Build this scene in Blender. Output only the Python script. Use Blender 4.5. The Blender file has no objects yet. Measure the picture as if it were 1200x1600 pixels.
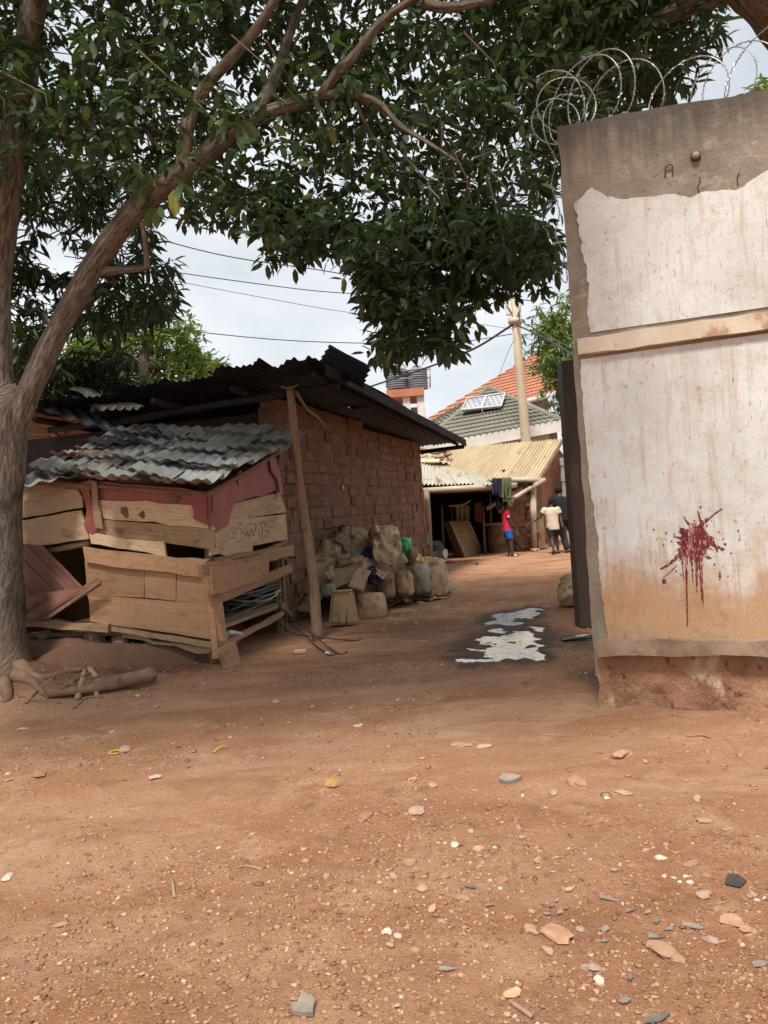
import bpy, bmesh, math, random
import numpy as np
from mathutils import Vector, Matrix
random.seed(7); rng = np.random.default_rng(7)
scene = bpy.context.scene
COL = scene.collection
R = math.radians

# ------------------------------------------------------------------ camera
F = 1180.0; ROLL = R(4.0); CAMH = 1.35
cr, sr = math.cos(ROLL), math.sin(ROLL)
cam_d = bpy.data.cameras.new('camera'); cam = bpy.data.objects.new('camera', cam_d); COL.objects.link(cam)
cam_d.sensor_fit = 'VERTICAL'; cam_d.sensor_height = 36; cam_d.lens = F/1600*36
cam_d.clip_start = 0.05; cam_d.clip_end = 2000
cam.matrix_world = Matrix(((cr, sr, 0, 0), (0, 0, -1, 0), (-sr, cr, 0, CAMH), (0, 0, 0, 1)))
scene.camera = cam

# ------------------------------------------------------------------ sky and sun (hazy, overcast)
SUN_EL, SUN_AZ = R(60), R(196)          # azimuth measured from +Y clockwise: behind the viewer
world = bpy.data.worlds.new('World'); scene.world = world; world.use_nodes = True
wn, wl = world.node_tree.nodes, world.node_tree.links
wn.clear()
def wnew(t, **k):
    n = wn.new(t)
    for a, b in k.items(): setattr(n, a, b)
    return n
wo = wnew('ShaderNodeOutputWorld'); bg = wnew('ShaderNodeBackground'); sky = wnew('ShaderNodeTexSky', sky_type='NISHITA', sun_disc=False)
sky.sun_elevation = SUN_EL; sky.sun_rotation = SUN_AZ; sky.air_density = 1.0; sky.dust_density = 2.0
tc = wnew('ShaderNodeTexCoord'); sep = wnew('ShaderNodeSeparateXYZ'); wl.new(tc.outputs['Generated'], sep.inputs[0])
ab = wnew('ShaderNodeMath', operation='ABSOLUTE'); wl.new(sep.outputs[2], ab.inputs[0])
ad = wnew('ShaderNodeMath', operation='ADD'); wl.new(ab.outputs[0], ad.inputs[0]); ad.inputs[1].default_value = 0.22
dx = wnew('ShaderNodeMath', operation='DIVIDE'); wl.new(sep.outputs[0], dx.inputs[0]); wl.new(ad.outputs[0], dx.inputs[1])
dy = wnew('ShaderNodeMath', operation='DIVIDE'); wl.new(sep.outputs[1], dy.inputs[0]); wl.new(ad.outputs[0], dy.inputs[1])
cmb = wnew('ShaderNodeCombineXYZ'); wl.new(dx.outputs[0], cmb.inputs[0]); wl.new(dy.outputs[0], cmb.inputs[1])
nz = wnew('ShaderNodeTexNoise'); nz.inputs['Scale'].default_value = 1.35; nz.inputs['Detail'].default_value = 7; nz.inputs['Roughness'].default_value = 0.52
nz.inputs['Distortion'].default_value = 0.3
wl.new(cmb.outputs[0], nz.inputs['Vector'])
rp = wnew('ShaderNodeValToRGB'); wl.new(nz.outputs[0], rp.inputs[0])
rp.color_ramp.elements[0].position = 0.33; rp.color_ramp.elements[0].color = (4.3, 4.65, 4.95, 1)
rp.color_ramp.elements[1].position = 0.66; rp.color_ramp.elements[1].color = (6.5, 6.6, 6.65, 1)
mx = wnew('ShaderNodeMix', data_type='RGBA'); mx.inputs[0].default_value = 0.88
wl.new(sky.outputs[0], mx.inputs[6]); wl.new(rp.outputs[0], mx.inputs[7])
wl.new(mx.outputs[2], bg.inputs[0]); bg.inputs[1].default_value = 0.105
wl.new(bg.outputs[0], wo.inputs[0])
sun_d = bpy.data.lights.new('sun', 'SUN'); sun_d.energy = 3.3; sun_d.angle = R(11); sun_d.color = (1.0, 0.95, 0.87)
sun = bpy.data.objects.new('sun', sun_d); COL.objects.link(sun)
sd = Vector((math.sin(SUN_AZ)*math.cos(SUN_EL), math.cos(SUN_AZ)*math.cos(SUN_EL), math.sin(SUN_EL)))
sun.rotation_euler = sd.to_track_quat('Z', 'Y').to_euler(); sun.location = (0, -5, 30)
vs = scene.view_settings; vs.view_transform = 'Standard'; vs.look = 'None'; vs.gamma = 1; vs.exposure = 0.66
vs.use_curve_mapping = False
scene.render.resolution_x, scene.render.resolution_y = 768, 1024

# ------------------------------------------------------------------ measuring helpers
def ray(px, py):
    u, v = (px-600)/F, (800-py)/F
    return Vector((u*cr+v*sr, 1.0, -u*sr+v*cr))
def W(px, py, Y):
    return Vector((0, 0, CAMH)) + ray(px, py)*Y
def G(px, py, z=0.0):
    d = ray(px, py); return Vector((0, 0, CAMH)) + d*((z-CAMH)/d.z)
def PL(px, py, A, B, off=0.0):
    """point where the sight line meets the vertical plane through A and B, moved off metres towards the viewer side"""
    d = ray(px, py); ax, ay = B[0]-A[0], B[1]-A[1]; l = math.hypot(ax, ay); n = (-ay/l, ax/l)
    if n[1] > 0: n = (-n[0], -n[1])
    t = (n[0]*(A[0]+n[0]*off) + n[1]*(A[1]+n[1]*off))/(n[0]*d.x+n[1]*d.y)
    return Vector((0, 0, CAMH)) + d*t

# ------------------------------------------------------------------ noise
def _h(i, j, k, s):
    n = (i.astype(np.int64)*374761393 + j.astype(np.int64)*668265263 + k.astype(np.int64)*2147483647 + s*1274126177) & 0x7fffffff
    n = ((n ^ (n >> 13))*1274126177) & 0x7fffffff
    n = n ^ (n >> 16)
    return (n & 0xffff)/32767.5 - 1.0
def vn(x, y, z=None, s=0):
    x = np.asarray(x, float); y = np.asarray(y, float); z = np.zeros_like(x) if z is None else np.asarray(z, float)
    i, j, k = np.floor(x), np.floor(y), np.floor(z); a, b, c = x-i, y-j, z-k
    a, b, c = a*a*(3-2*a), b*b*(3-2*b), c*c*(3-2*c); o = 0
    for di in (0, 1):
        for dj in (0, 1):
            for dk in (0, 1):
                o = o + _h(i+di, j+dj, k+dk, s)*(a if di else 1-a)*(b if dj else 1-b)*(c if dk else 1-c)
    return o
def fbm(x, y, z=None, s=0, o=4):
    t = 0; A = 1.0; f = 1.0
    for q in range(o):
        t = t + A*vn(np.asarray(x)*f, np.asarray(y)*f, None if z is None else np.asarray(z)*f, s+q); A *= .5; f *= 2.03
    return t

# ------------------------------------------------------------------ object helpers
def wloc(o):
    v = Vector((0, 0, 0))
    while o is not None: v = v + o.location; o = o.parent
    return v
def tag(o, label=None, cat=None, group=None, kind=None):
    if label: o['label'] = label
    if cat: o['category'] = cat
    if group: o['group'] = group
    if kind: o['kind'] = kind
    return o
def thing(name, loc, label, cat, group=None):
    o = bpy.data.objects.new(name, None); COL.objects.link(o); o.location = Vector(loc); o.empty_display_size = .1
    return tag(o, label, cat, group)
def mesh(name, V, Fc, mat, parent=None, uv=None, smooth=False, origin=None):
    V = np.asarray(V, float).reshape(-1, 3)
    if parent is not None: org = np.array(wloc(parent))
    elif origin is not None: org = np.array(origin)
    else: org = np.array([V[:, 0].mean(), V[:, 1].mean(), V[:, 2].min()])
    me = bpy.data.meshes.new(name)
    me.from_pydata((V-org).tolist(), [], [tuple(f) for f in Fc])
    if uv is not None:
        ul = me.uv_layers.new(name='UVMap'); uv = np.asarray(uv, float)
        li = np.empty(len(me.loops), np.int32); me.loops.foreach_get('vertex_index', li)
        ul.data.foreach_set('uv', uv[li].ravel())
    if smooth: me.polygons.foreach_set('use_smooth', [True]*len(me.polygons))
    if mat: me.materials.append(mat)
    me.update()
    o = bpy.data.objects.new(name, me); COL.objects.link(o)
    if parent is not None: o.parent = parent
    else: o.location = org
    return o
def fast_mesh(name, V, T, mat, parent=None, smooth=False, nper=3):
    """numpy triangles (or quads) straight into a mesh"""
    V = np.ascontiguousarray(V, np.float32).reshape(-1, 3); T = np.ascontiguousarray(T, np.int32).reshape(-1, nper)
    if parent is not None: V = V - np.array(wloc(parent), np.float32)
    me = bpy.data.meshes.new(name); me.vertices.add(len(V)); me.vertices.foreach_set('co', V.ravel())
    me.loops.add(T.size); me.loops.foreach_set('vertex_index', T.ravel())
    me.polygons.add(len(T)); me.polygons.foreach_set('loop_start', np.arange(0, T.size, nper, dtype=np.int32))
    me.polygons.foreach_set('loop_total', np.full(len(T), nper, np.int32))
    if smooth: me.polygons.foreach_set('use_smooth', np.ones(len(T), bool))
    if mat: me.materials.append(mat)
    me.update(calc_edges=True)
    o = bpy.data.objects.new(name, me); COL.objects.link(o)
    if parent is not None: o.parent = parent
    return o
def dup(o, parent=None):
    c = o.copy(); COL.objects.link(c); c.parent = parent
    return c

def grid_solid(P, thick, nrm):
    """P: (ny,nx,3) front grid; adds a back layer along -nrm and rim faces"""
    ny, nx = P.shape[:2]; N = nx*ny; n = np.asarray(nrm, float); n = n/np.linalg.norm(n)
    V = np.concatenate([P.reshape(-1, 3), P.reshape(-1, 3)-n*thick]); Fc = []
    for j in range(ny-1):
        for i in range(nx-1):
            a, b, c, d = j*nx+i, j*nx+i+1, (j+1)*nx+i+1, (j+1)*nx+i
            Fc.append((a, d, c, b)); Fc.append((N+a, N+b, N+c, N+d))
    rim = [i for i in range(nx)] + [j*nx+nx-1 for j in range(1, ny)] + [(ny-1)*nx+i for i in range(nx-2, -1, -1)] + [j*nx for j in range(ny-2, 0, -1)]
    for q in range(len(rim)):
        a, b = rim[q], rim[(q+1) % len(rim)]; Fc.append((a, b, N+b, N+a))
    return V, Fc
def board(name, C, thick, mat, parent=None, nx=9, ny=3, rag=0.008, warp=0.006, seed=None, face=None):
    """worn board from four corners TL,TR,BR,BL; edges chipped, face a little warped"""
    C = [np.array(c, float) for c in C]; sd_ = random.randint(0, 9999) if seed is None else seed
    n = np.cross(C[1]-C[0], C[3]-C[0]); n /= np.linalg.norm(n)
    view = np.array([0, 0, CAMH]) - (C[0]+C[2])/2 if face is None else np.array(face)
    if n @ view < 0: n = -n
    L = np.linalg.norm(C[1]-C[0]); H = np.linalg.norm(C[3]-C[0])
    s = np.linspace(0, 1, nx); t = np.linspace(0, 1, ny); S, Tt = np.meshgrid(s, t)
    P = ((1-S)*(1-Tt))[..., None]*C[0] + (S*(1-Tt))[..., None]*C[1] + (S*Tt)[..., None]*C[2] + ((1-S)*Tt)[..., None]*C[3]
    ex = (C[1]-C[0])/L; ey = (C[3]-C[0])/H
    e1 = fbm(S*L*5+sd_, Tt*3, s=1); e2 = fbm(S*2+sd_, Tt*H*9, s=5)
    edge_y = (np.abs(Tt-.5) > .49); edge_x = (np.abs(S-.5) > .49)
    P = P + (edge_y*e1*rag)[..., None]*ey + (edge_x*e2*rag*1.5)[..., None]*ex + (fbm(S*L*1.5+sd_, Tt*H*3, s=9)*warp)[..., None]*n
    V, Fc = grid_solid(P, thick, n)
    if np.dot(np.cross(ex, ey), n) > 0: Fc = [tuple(reversed(f)) for f in Fc]
    ou, ov = random.random()*20, random.random()*20
    uv = np.stack([S*L+ou, Tt*H+ov], -1).reshape(-1, 2); uv = np.concatenate([uv, uv])
    return mesh(name, V, Fc, mat, parent, uv)
def sheet(name, C, mat, parent=None, nw=8, amp=.012, per=8, ny=10, step=0.0, nstep=0, warp=.02, rag=.01, thick=.0025, curl=0.0, along='v', trap=True, seed=None):
    """profiled metal sheet from four corners TL,TR,BR,BL; the ribs run from the TL-TR edge to the BL-BR edge"""
    C = [np.array(c, float) for c in C]; sd_ = random.randint(0, 9999) if seed is None else seed
    n = np.cross(C[1]-C[0], C[3]-C[0]); n /= np.linalg.norm(n)
    if n[2] < 0: n = -n
    nx = nw*per+1
    s = np.linspace(0, 1, nx); t = np.linspace(0, 1, ny)
    if nstep: t = np.sort(np.concatenate([t, [k/nstep+e for k in range(1, nstep) for e in (-.002, .002)]])); ny = len(t)
    S, Tt = np.meshgrid(s, t)
    L = np.linalg.norm(C[1]-C[0]); H = np.linalg.norm(C[3]-C[0]); ey = (C[3]-C[0])/H; ex = (C[1]-C[0])/L
    P = ((1-S)*(1-Tt))[..., None]*C[0] + (S*(1-Tt))[..., None]*C[1] + (S*Tt)[..., None]*C[2] + ((1-S)*Tt)[..., None]*C[3]
    ph = np.sin(S*nw*2*np.pi)
    prof = np.clip(ph*1.8, -1, 1) if trap else ph
    h = prof*amp + fbm(S*L*1.3+sd_, Tt*H*1.3, s=3, o=3)*warp
    if nstep: h = h + step*(((Tt*nstep) % 1.0) - .5)
    if curl: h = h + curl*np.clip((Tt-.75)*4, 0, 1)**2*(.5+.9*np.abs(vn(S*nw*.45+sd_, Tt*0, s=8)))
    P = P + h[..., None]*n + ((Tt > .995)*fbm(S*L*4+sd_, Tt, s=4)*rag)[..., None]*ey
    V, Fc = grid_solid(P, thick, n)
    if np.dot(np.cross(ex, ey), n) > 0: Fc = [tuple(reversed(f)) for f in Fc]
    ou, ov = random.random()*20, random.random()*20
    uv = np.stack([S*L+ou, Tt*H+ov], -1).reshape(-1, 2); uv = np.concatenate([uv, uv])
    return mesh(name, V, Fc, mat, parent, uv, smooth=False)
def plate(name, pts, thick, mat, parent=None, nrm=None):
    """flat outline (list of world points, roughly planar) with thickness"""
    P = np.array([list(p) for p in pts], float); k = len(P)
    n = np.zeros(3)
    for i in range(k): n += np.cross(P[i]-P[0], P[(i+1) % k]-P[0])
    n /= np.linalg.norm(n); view = np.array([0, 0, CAMH])-P.mean(0) if nrm is None else np.array(nrm, float)
    flip = n @ view < 0
    if flip: n = -n
    V = np.concatenate([P, P-n*thick])
    Fc = [tuple(range(k)), tuple(range(2*k-1, k-1, -1))] + [((i+1) % k, i, k+i, k+(i+1) % k) for i in range(k)]
    if flip: Fc = [tuple(reversed(f)) for f in Fc]
    ex = P[1]-P[0]; ex /= np.linalg.norm(ex); ey = np.cross(n, ex); uv = np.stack([(V-P[0]) @ ex, (V-P[0]) @ ey], -1) + random.random()*20
    return mesh(name, V, Fc, mat, parent, uv)
def tubeVF(pts, rad, n=8, jit=0.0, seed=0, cap=True):
    P = np.array([list(p) for p in pts], float); k = len(P)
    rad = np.full(k, rad, float) if np.isscalar(rad) else np.asarray(rad, float)
    T = np.gradient(P, axis=0); T /= np.linalg.norm(T, axis=1)[:, None]+1e-9
    a = np.array([0, 0, 1.0]) if abs(T[0][2]) < .9 else np.array([1.0, 0, 0])
    u = np.cross(T[0], a); u /= np.linalg.norm(u); V = []; UV = []
    ln = np.concatenate([[0], np.cumsum(np.linalg.norm(np.diff(P, axis=0), axis=1))])
    th = np.arange(n)*2*np.pi/n
    for i in range(k):
        u = u - T[i]*(u @ T[i]); u /= np.linalg.norm(u)+1e-9; w = np.cross(T[i], u)
        rr = rad[i]*np.ones(n)
        if jit: rr = rr*(1+jit*fbm(np.cos(th)*1.7+seed, np.sin(th)*1.7+seed, np.full(n, ln[i]*2.2), s=2, o=3))
        V.append(P[i]+np.outer(rr*np.cos(th), u)+np.outer(rr*np.sin(th), w)); UV.append(np.stack([th/(2*np.pi)*rad[i]*6.28, np.full(n, ln[i])], -1))
    Fc = [(i*n+j, i*n+(j+1) % n, (i+1)*n+(j+1) % n, (i+1)*n+j) for i in range(k-1) for j in range(n)]
    if cap: Fc += [tuple(range(n-1, -1, -1)), tuple((k-1)*n+j for j in range(n))]
    return np.concatenate(V), Fc, np.concatenate(UV)
def tube(name, pts, rad, mat, parent=None, n=8, jit=0.0, seed=0, smooth=True, res=0):
    if res: pts, rad = spline(pts, rad, res)
    V, Fc, uv = tubeVF(pts, rad, n, jit, seed)
    if mat.name.startswith(('pole', 'plank', 'sooty')): uv = uv[:, ::-1]+np.array([seed*1.7, seed*.9])
    return mesh(name, V, Fc, mat, parent, uv, smooth=smooth)
def spline(pts, rad, res):
    P = np.array([list(p) for p in pts], float); k = len(P)
    r = np.full(k, rad, float) if np.isscalar(rad) else np.asarray(rad, float)
    Q = np.concatenate([[2*P[0]-P[1]], P, [2*P[-1]-P[-2]]]); o = []; ro = []
    for i in range(k-1):
        p0, p1, p2, p3 = Q[i:i+4]
        for q in range(res):
            t = q/res
            o.append(.5*((2*p1)+(-p0+p2)*t+(2*p0-5*p1+4*p2-p3)*t*t+(-p0+3*p1-3*p2+p3)*t**3)); ro.append(r[i]*(1-t)+r[i+1]*t)
    o.append(P[-1]); ro.append(r[-1])
    return np.array(o), np.array(ro)
def boxVF(c, size, ax=None):
    """ax: 3x3 rows are local axes"""
    s = np.array(size)/2; A = np.eye(3) if ax is None else np.asarray(ax, float)
    V = np.array([[x, y, z] for x in (-1, 1) for y in (-1, 1) for z in (-1, 1)])*s @ A + np.array(c)
    return V, [(0, 1, 3, 2), (4, 6, 7, 5), (0, 4, 5, 1), (2, 3, 7, 6), (0, 2, 6, 4), (1, 5, 7, 3)]
def box(name, c, size, mat, parent=None, ax=None, bev=0.0):
    V, Fc = boxVF(c, size, ax)
    o = mesh(name, V, Fc, mat, parent)
    if bev: bevel(o, bev)
    return o
def bevel(o, w, seg=1):
    bm = bmesh.new(); bm.from_mesh(o.data); bmesh.ops.bevel(bm, geom=bm.edges[:], offset=w, segments=seg, affect='EDGES'); bm.to_mesh(o.data); bm.free()
def axes(dirv):
    d = np.array([dirv[0], dirv[1], 0.0]); d /= np.linalg.norm(d); return np.array([d, [-d[1], d[0], 0], [0, 0, 1]])
def join(parts):
    V = []; Fc = []; o = 0
    for v, f in parts:
        V.append(np.asarray(v, float)); Fc += [tuple(i+o for i in q) for q in f]; o += len(v)
    return np.concatenate(V), Fc

# ------------------------------------------------------------------ materials
class NT:
    def __init__(s, name):
        s.m = bpy.data.materials.new(name); s.m.use_nodes = True; s.t = s.m.node_tree; s.n = s.t.nodes; s.l = s.t.links
        s.b = s.n['Principled BSDF']; s.out = s.n['Material Output']
    def new(s, t, **k):
        n = s.n.new(t)
        for a, b in k.items(): setattr(n, a, b)
        return n
    def coord(s, kind='Object', stretch=(1, 1, 1), rnd=True):
        c = s.new('ShaderNodeTexCoord'); mp = s.new('ShaderNodeMapping'); mp.inputs['Scale'].default_value = stretch
        s.l.new(c.outputs[kind], mp.inputs['Vector'])
        if rnd:
            oi = s.new('ShaderNodeObjectInfo'); mm = s.new('ShaderNodeMath', operation='MULTIPLY'); mm.inputs[1].default_value = 37.0
            s.l.new(oi.outputs['Random'], mm.inputs[0]); s.l.new(mm.outputs[0], mp.inputs['Location'])
        return mp.outputs[0]
    def noise(s, vec, scale, detail=6, rough=.6, dist=0.0):
        n = s.new('ShaderNodeTexNoise'); n.inputs['Scale'].default_value = scale; n.inputs['Detail'].default_value = detail
        n.inputs['Roughness'].default_value = rough; n.inputs['Distortion'].default_value = dist; s.l.new(vec, n.inputs['Vector']); return n.outputs[0]
    def ramp(s, f, a, b, c0=(0, 0, 0), c1=(1, 1, 1)):
        r = s.new('ShaderNodeValToRGB'); e = r.color_ramp.elements
        e[0].position = a; e[0].color = (*c0, 1); e[1].position = b; e[1].color = (*c1, 1); s.l.new(f, r.inputs[0]); return r.outputs[0]
    def val(s, v, x):
        if hasattr(v, 'links') or hasattr(v, 'is_linked'): s.l.new(v, x)
        else: x.default_value = (*v, 1) if isinstance(v, (tuple, list)) and len(v) == 3 else v
    def mix(s, f, a, b, blend='MIX'):
        m = s.new('ShaderNodeMix', data_type='RGBA', blend_type=blend); s.val(f, m.inputs[0]); s.val(a, m.inputs[6]); s.val(b, m.inputs[7]); return m.outputs[2]
    def math(s, op, a, b=0.0, clamp=False):
        m = s.new('ShaderNodeMath', operation=op, use_clamp=clamp); s.val(a, m.inputs[0]); s.val(b, m.inputs[1]); return m.outputs[0]
    def objvar(s, col, amt, hue=0.0):
        oi = s.new('ShaderNodeObjectInfo'); h = s.new('ShaderNodeHueSaturation'); mr = s.new('ShaderNodeMapRange')
        mr.inputs[3].default_value = 1-amt; mr.inputs[4].default_value = 1+amt; s.l.new(oi.outputs['Random'], mr.inputs[0])
        s.l.new(mr.outputs[0], h.inputs['Value']); s.l.new(col, h.inputs['Color']); return h.outputs[0]
    def bump(s, h, strength, dist=.01):
        b = s.new('ShaderNodeBump'); b.inputs['Strength'].default_value = strength; b.inputs['Distance'].default_value = dist
        s.l.new(h, b.inputs['Height']); s.l.new(b.outputs[0], s.b.inputs['Normal']); return b
    def fin(s, col, rough=.85, spec=.25, metal=0.0):
        s.val(col, s.b.inputs['Base Color']); s.val(rough, s.b.inputs['Roughness']); s.b.inputs['Specular IOR Level'].default_value = spec; s.b.inputs['Metallic'].default_value = metal
        return s.m
def M(name, c1, c2, scale=4, rough=.85, coord='Object', stretch=(1, 1, 1), bump=.3, bscale=40, bdist=.006, c3=None, s3=2.0, t3=.62, var=.12, metal=0.0, spec=.25, sharp=.14, c4=None, s4=30, t4=.66):
    """general weathered surface: two tones on a broad noise, worn patches, fine specks and fine relief"""
    t = NT(name); v = t.coord(coord, stretch)
    col = t.mix(t.ramp(t.noise(v, scale, 7, .62), .5-sharp, .5+sharp), c1, c2)
    if c3: col = t.mix(t.ramp(t.noise(v, s3, 8, .68, .4), t3, t3+.07), col, c3)
    if c4: col = t.mix(t.ramp(t.noise(v, s4, 4, .7), t4, t4+.05), col, c4)
    if var: col = t.objvar(col, var)
    if bump: t.bump(t.noise(v, bscale, 5, .7), bump, bdist)
    return t.fin(col, rough, spec, metal)
def wood(name, c1, c2, dark, var=.14, grain=1.0, rough=.82):
    t = NT(name); v = t.coord('UV', (2.2, 42, 1)); v2 = t.coord('UV', (3, 7, 1))
    g = t.noise(v, 1.4*grain, 8, .65, .5)
    col = t.mix(t.ramp(g, .36, .66), c1, c2)
    col = t.mix(t.ramp(t.noise(v2, 1.2, 7, .7, .6), .54, .70), col, dark)
    col = t.mix(t.math('MULTIPLY', t.ramp(t.noise(t.coord('UV', (9, 14, 1)), 1.5, 6, .7), .56, .68), .6), col, dark)
    col = t.mix(t.ramp(t.noise(t.coord('UV', (1.2, 90, 1)), 2, 3, .5), .69, .73), col, tuple(x*.4 for x in dark))
    col = t.objvar(col, var); t.bump(g, .5, .004)
    return t.fin(col, rough, .2)

MAT = {}
MAT['plank_pale'] = wood('plank_pale', (.55, .41, .265), (.43, .305, .185), (.25, .16, .095))
MAT['plank_mid'] = wood('plank_mid', (.33, .225, .135), (.24, .155, .09), (.12, .075, .045))
MAT['plank_brown'] = wood('plank_brown', (.40, .235, .135), (.33, .185, .105), (.22, .12, .07), grain=.6)
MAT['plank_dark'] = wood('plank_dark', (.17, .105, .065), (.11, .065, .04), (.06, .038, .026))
MAT['pole_wood'] = wood('pole_wood', (.29, .18, .11), (.19, .115, .07), (.10, .06, .04), grain=.8)
MAT['pole_pale'] = wood('pole_pale', (.55, .45, .33), (.42, .34, .25), (.25, .19, .13), grain=.7)
MAT['maroon'] = M('maroon_paint', (.215, .055, .048), (.27, .082, .068), 3, .55, 'UV', (1, .6, 1), .15, 20, c3=(.26, .14, .09), s3=1.3, t3=.6, var=.12)
MAT['sheet_grey'] = M('sheet_grey', (.21, .215, .195), (.31, .315, .29), 3, .3, 'UV', (1, 1, 1), .15, 25, c3=(.24, .15, .10), s3=1.6, t3=.62, var=.25, metal=.0, spec=.6)
MAT['sheet_black'] = M('sheet_sooty', (.016, .018, .022), (.032, .033, .037), 2.5, .7, 'UV', (1, 1, 1), .3, 18, c3=(.05, .04, .034), s3=1.4, t3=.6, var=.25, metal=.0, spec=.2)  # near-black sheet metal with slightly paler patches
MAT['sheet_tan'] = M('sheet_tan', (.52, .42, .265), (.43, .335, .20), 2.5, .5, 'UV', (2, .5, 1), .12, 25, c3=(.26, .14, .065), s3=1.6, t3=.6, var=.08, spec=.35)
MAT['sheet_white'] = M('sheet_white', (.50, .46, .38), (.40, .36, .29), 2.5, .5, 'UV', (2, .5, 1), .12, 25, c3=(.25, .15, .08), s3=1.7, t3=.56, var=.1, spec=.35)
MAT['brick'] = M('mud_brick', (.152, .086, .057), (.205, .122, .080), 5, .95, 'Object', (1, 1, 1), .9, 22, .012, c3=(.105, .06, .047), s3=4, t3=.54, var=.18, spec=.1)
MAT['mortar'] = M('mud_mortar', (.135, .076, .054), (.18, .104, .073), 5, .97, 'Object', (1, 1, 1), .8, 18, .012, var=0, spec=.08)
MAT['mud_wall'] = M('mud_plaster', (.30, .155, .11), (.23, .115, .08), 2.2, .95, 'Object', (1, 1, 1), .8, 12, .015, c3=(.16, .08, .058), s3=3, t3=.55, var=.05, spec=.1)
MAT['soil_wall'] = M('soil_render', (.34, .18, .115), (.26, .13, .08), 2.2, .95, 'Object', (1, 1, 1), .8, 12, .015, c3=(.40, .27, .19), s3=2, t3=.6, var=.05, spec=.1)
MAT['stone'] = M('stone', (.29, .19, .14), (.37, .26, .20), 9, .9, 'Object', (1, 1, 1), .7, 30, .01, c3=(.20, .12, .085), s3=6, t3=.58, var=.25)
MAT['stone_pink'] = M('stone_pink', (.43, .265, .175), (.32, .17, .105), 12, .92, 'Object', (1, 1, 1), .6, 60, .006, c3=(.28, .15, .1), s3=10, t3=.6, var=.2)
MAT['slate'] = M('shard_grey', (.17, .145, .12), (.27, .22, .175), 12, .7, 'Object', (1, 1, 1), .4, 70, .004, var=.3)
MAT['chip_white'] = M('chip_white', (.56, .46, .35), (.44, .34, .25), 20, .8, 'Object', (1, 1, 1), .3, 80, .004, var=.15)
MAT['dry_leaf'] = M('dry_leaf', (.46, .30, .17), (.36, .22, .12), 25, .7, 'Object', (1, 1, 1), .4, 60, .004, var=.25)
MAT['soot'] = M('sooty_timber', (.018, .017, .018), (.035, .031, .029), 3, .9, 'Object', (1, 1, 1), .5, 20, .01, var=.2, spec=.1)  # near-black tone paints in the shade under the eave and in the porch
MAT['stone_dark'] = M('stone_dark', (.17, .105, .075), (.22, .145, .105), 9, .95, 'Object', (1, 1, 1), .7, 30, .01, c3=(.12, .07, .05), s3=6, t3=.58, var=.2, spec=.1)
MAT['twig'] = M('twig', (.24, .155, .10), (.33, .22, .15), 12, .9, 'Object', (1, 1, 1), .5, 50, .004, var=.25)
MAT['ochre'] = M('ochre_stone', (.42, .24, .09), (.33, .18, .07), 20, .85, 'Object', (1, 1, 1), .5, 60, .004, var=.1)
MAT['yellow'] = M('yellow_plastic', (.62, .48, .05), (.5, .38, .05), 20, .5, var=0)
MAT['sack'] = M('sack_weave', (.40, .27, .16), (.30, .19, .11), 5, .85, 'Object', (1, 1, 1), .5, 60, .008, c3=(.19, .12, .078), s3=3.5, t3=.52, var=.34, spec=.15)
MAT['sack_pale'] = M('sack_pale', (.54, .40, .26), (.42, .30, .19), 5, .8, 'Object', (1, 1, 1), .5, 50, .008, c3=(.24, .16, .10), s3=4, t3=.53, var=.22, spec=.2)
MAT['card'] = M('cardboard', (.38, .265, .17), (.30, .20, .125), 4, .9, 'UV', (1, 1, 1), .3, 30, .005, c3=(.2, .13, .085), s3=2.4, t3=.58, var=.16, spec=.1)
MAT['jerry'] = M('tan_drum', (.38, .265, .15), (.31, .21, .115), 6, .6, 'Object', (1, 1, 1), .25, 40, .005, c3=(.2, .13, .07), s3=7, t3=.6, var=0)
MAT['green_bag'] = M('green_bag', (.02, .26, .09), (.03, .36, .06), 5, .4, 'Object', (1, 1, 1), .5, 14, .02, c3=(.015, .17, .15), s3=3, t3=.5, var=.1, spec=.5)
MAT['blue_cloth'] = M('blue_cloth', (.02, .03, .055), (.035, .05, .09), 8, .9, var=.2)
MAT['grey_cloth'] = M('grey_cloth', (.33, .31, .25), (.22, .21, .165), 8, .9, var=.1)
MAT['yellow_bag'] = M('yellow_bag', (.55, .42, .14), (.42, .30, .10), 8, .6, bscale=18, bump=.5, var=0)
MAT['black_plastic'] = M('black_plastic', (.03, .03, .03), (.055, .052, .05), 8, .4, bump=.5, bscale=16, bdist=.02, var=.2, spec=.5)
MAT['concrete'] = M('cement', (.235, .185, .145), (.315, .255, .205), 2.2, .93, 'Object', (1, 1, 1), .55, 38, .006, c3=(.13, .10, .082), s3=1.3, t3=.56, var=0, spec=.15, c4=(.17, .13, .10), s4=26)
MAT['pipe'] = M('pipe_tan', (.55, .46, .36), (.44, .35, .26), 3, .5, 'UV', (1, 1, 1), .1, 20, c3=(.27, .17, .1), s3=2, t3=.58, var=.1, spec=.4)
MAT['cream'] = M('cream_wall', (.52, .44, .36), (.46, .385, .31), 1.2, .9, bump=.1, var=.03)
MAT['fascia'] = M('white_fascia', (.66, .63, .58), (.56, .53, .48), 1.5, .7, bump=.05, var=.03)
MAT['tile_grey'] = M('tile_grey', (.215, .20, .155), (.175, .165, .13), 2, .75, bump=.2, bscale=20, var=.05, c3=(.13, .12, .09), s3=1.5)
MAT['tile_orange'] = M('tile_orange', (.44, .18, .10), (.35, .145, .085), 2, .75, bump=.2, bscale=20, var=.05)
MAT['tank'] = M('tank_plastic', (.15, .165, .19), (.20, .215, .24), 2, .5, bump=.05, var=.05, spec=.4)
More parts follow.
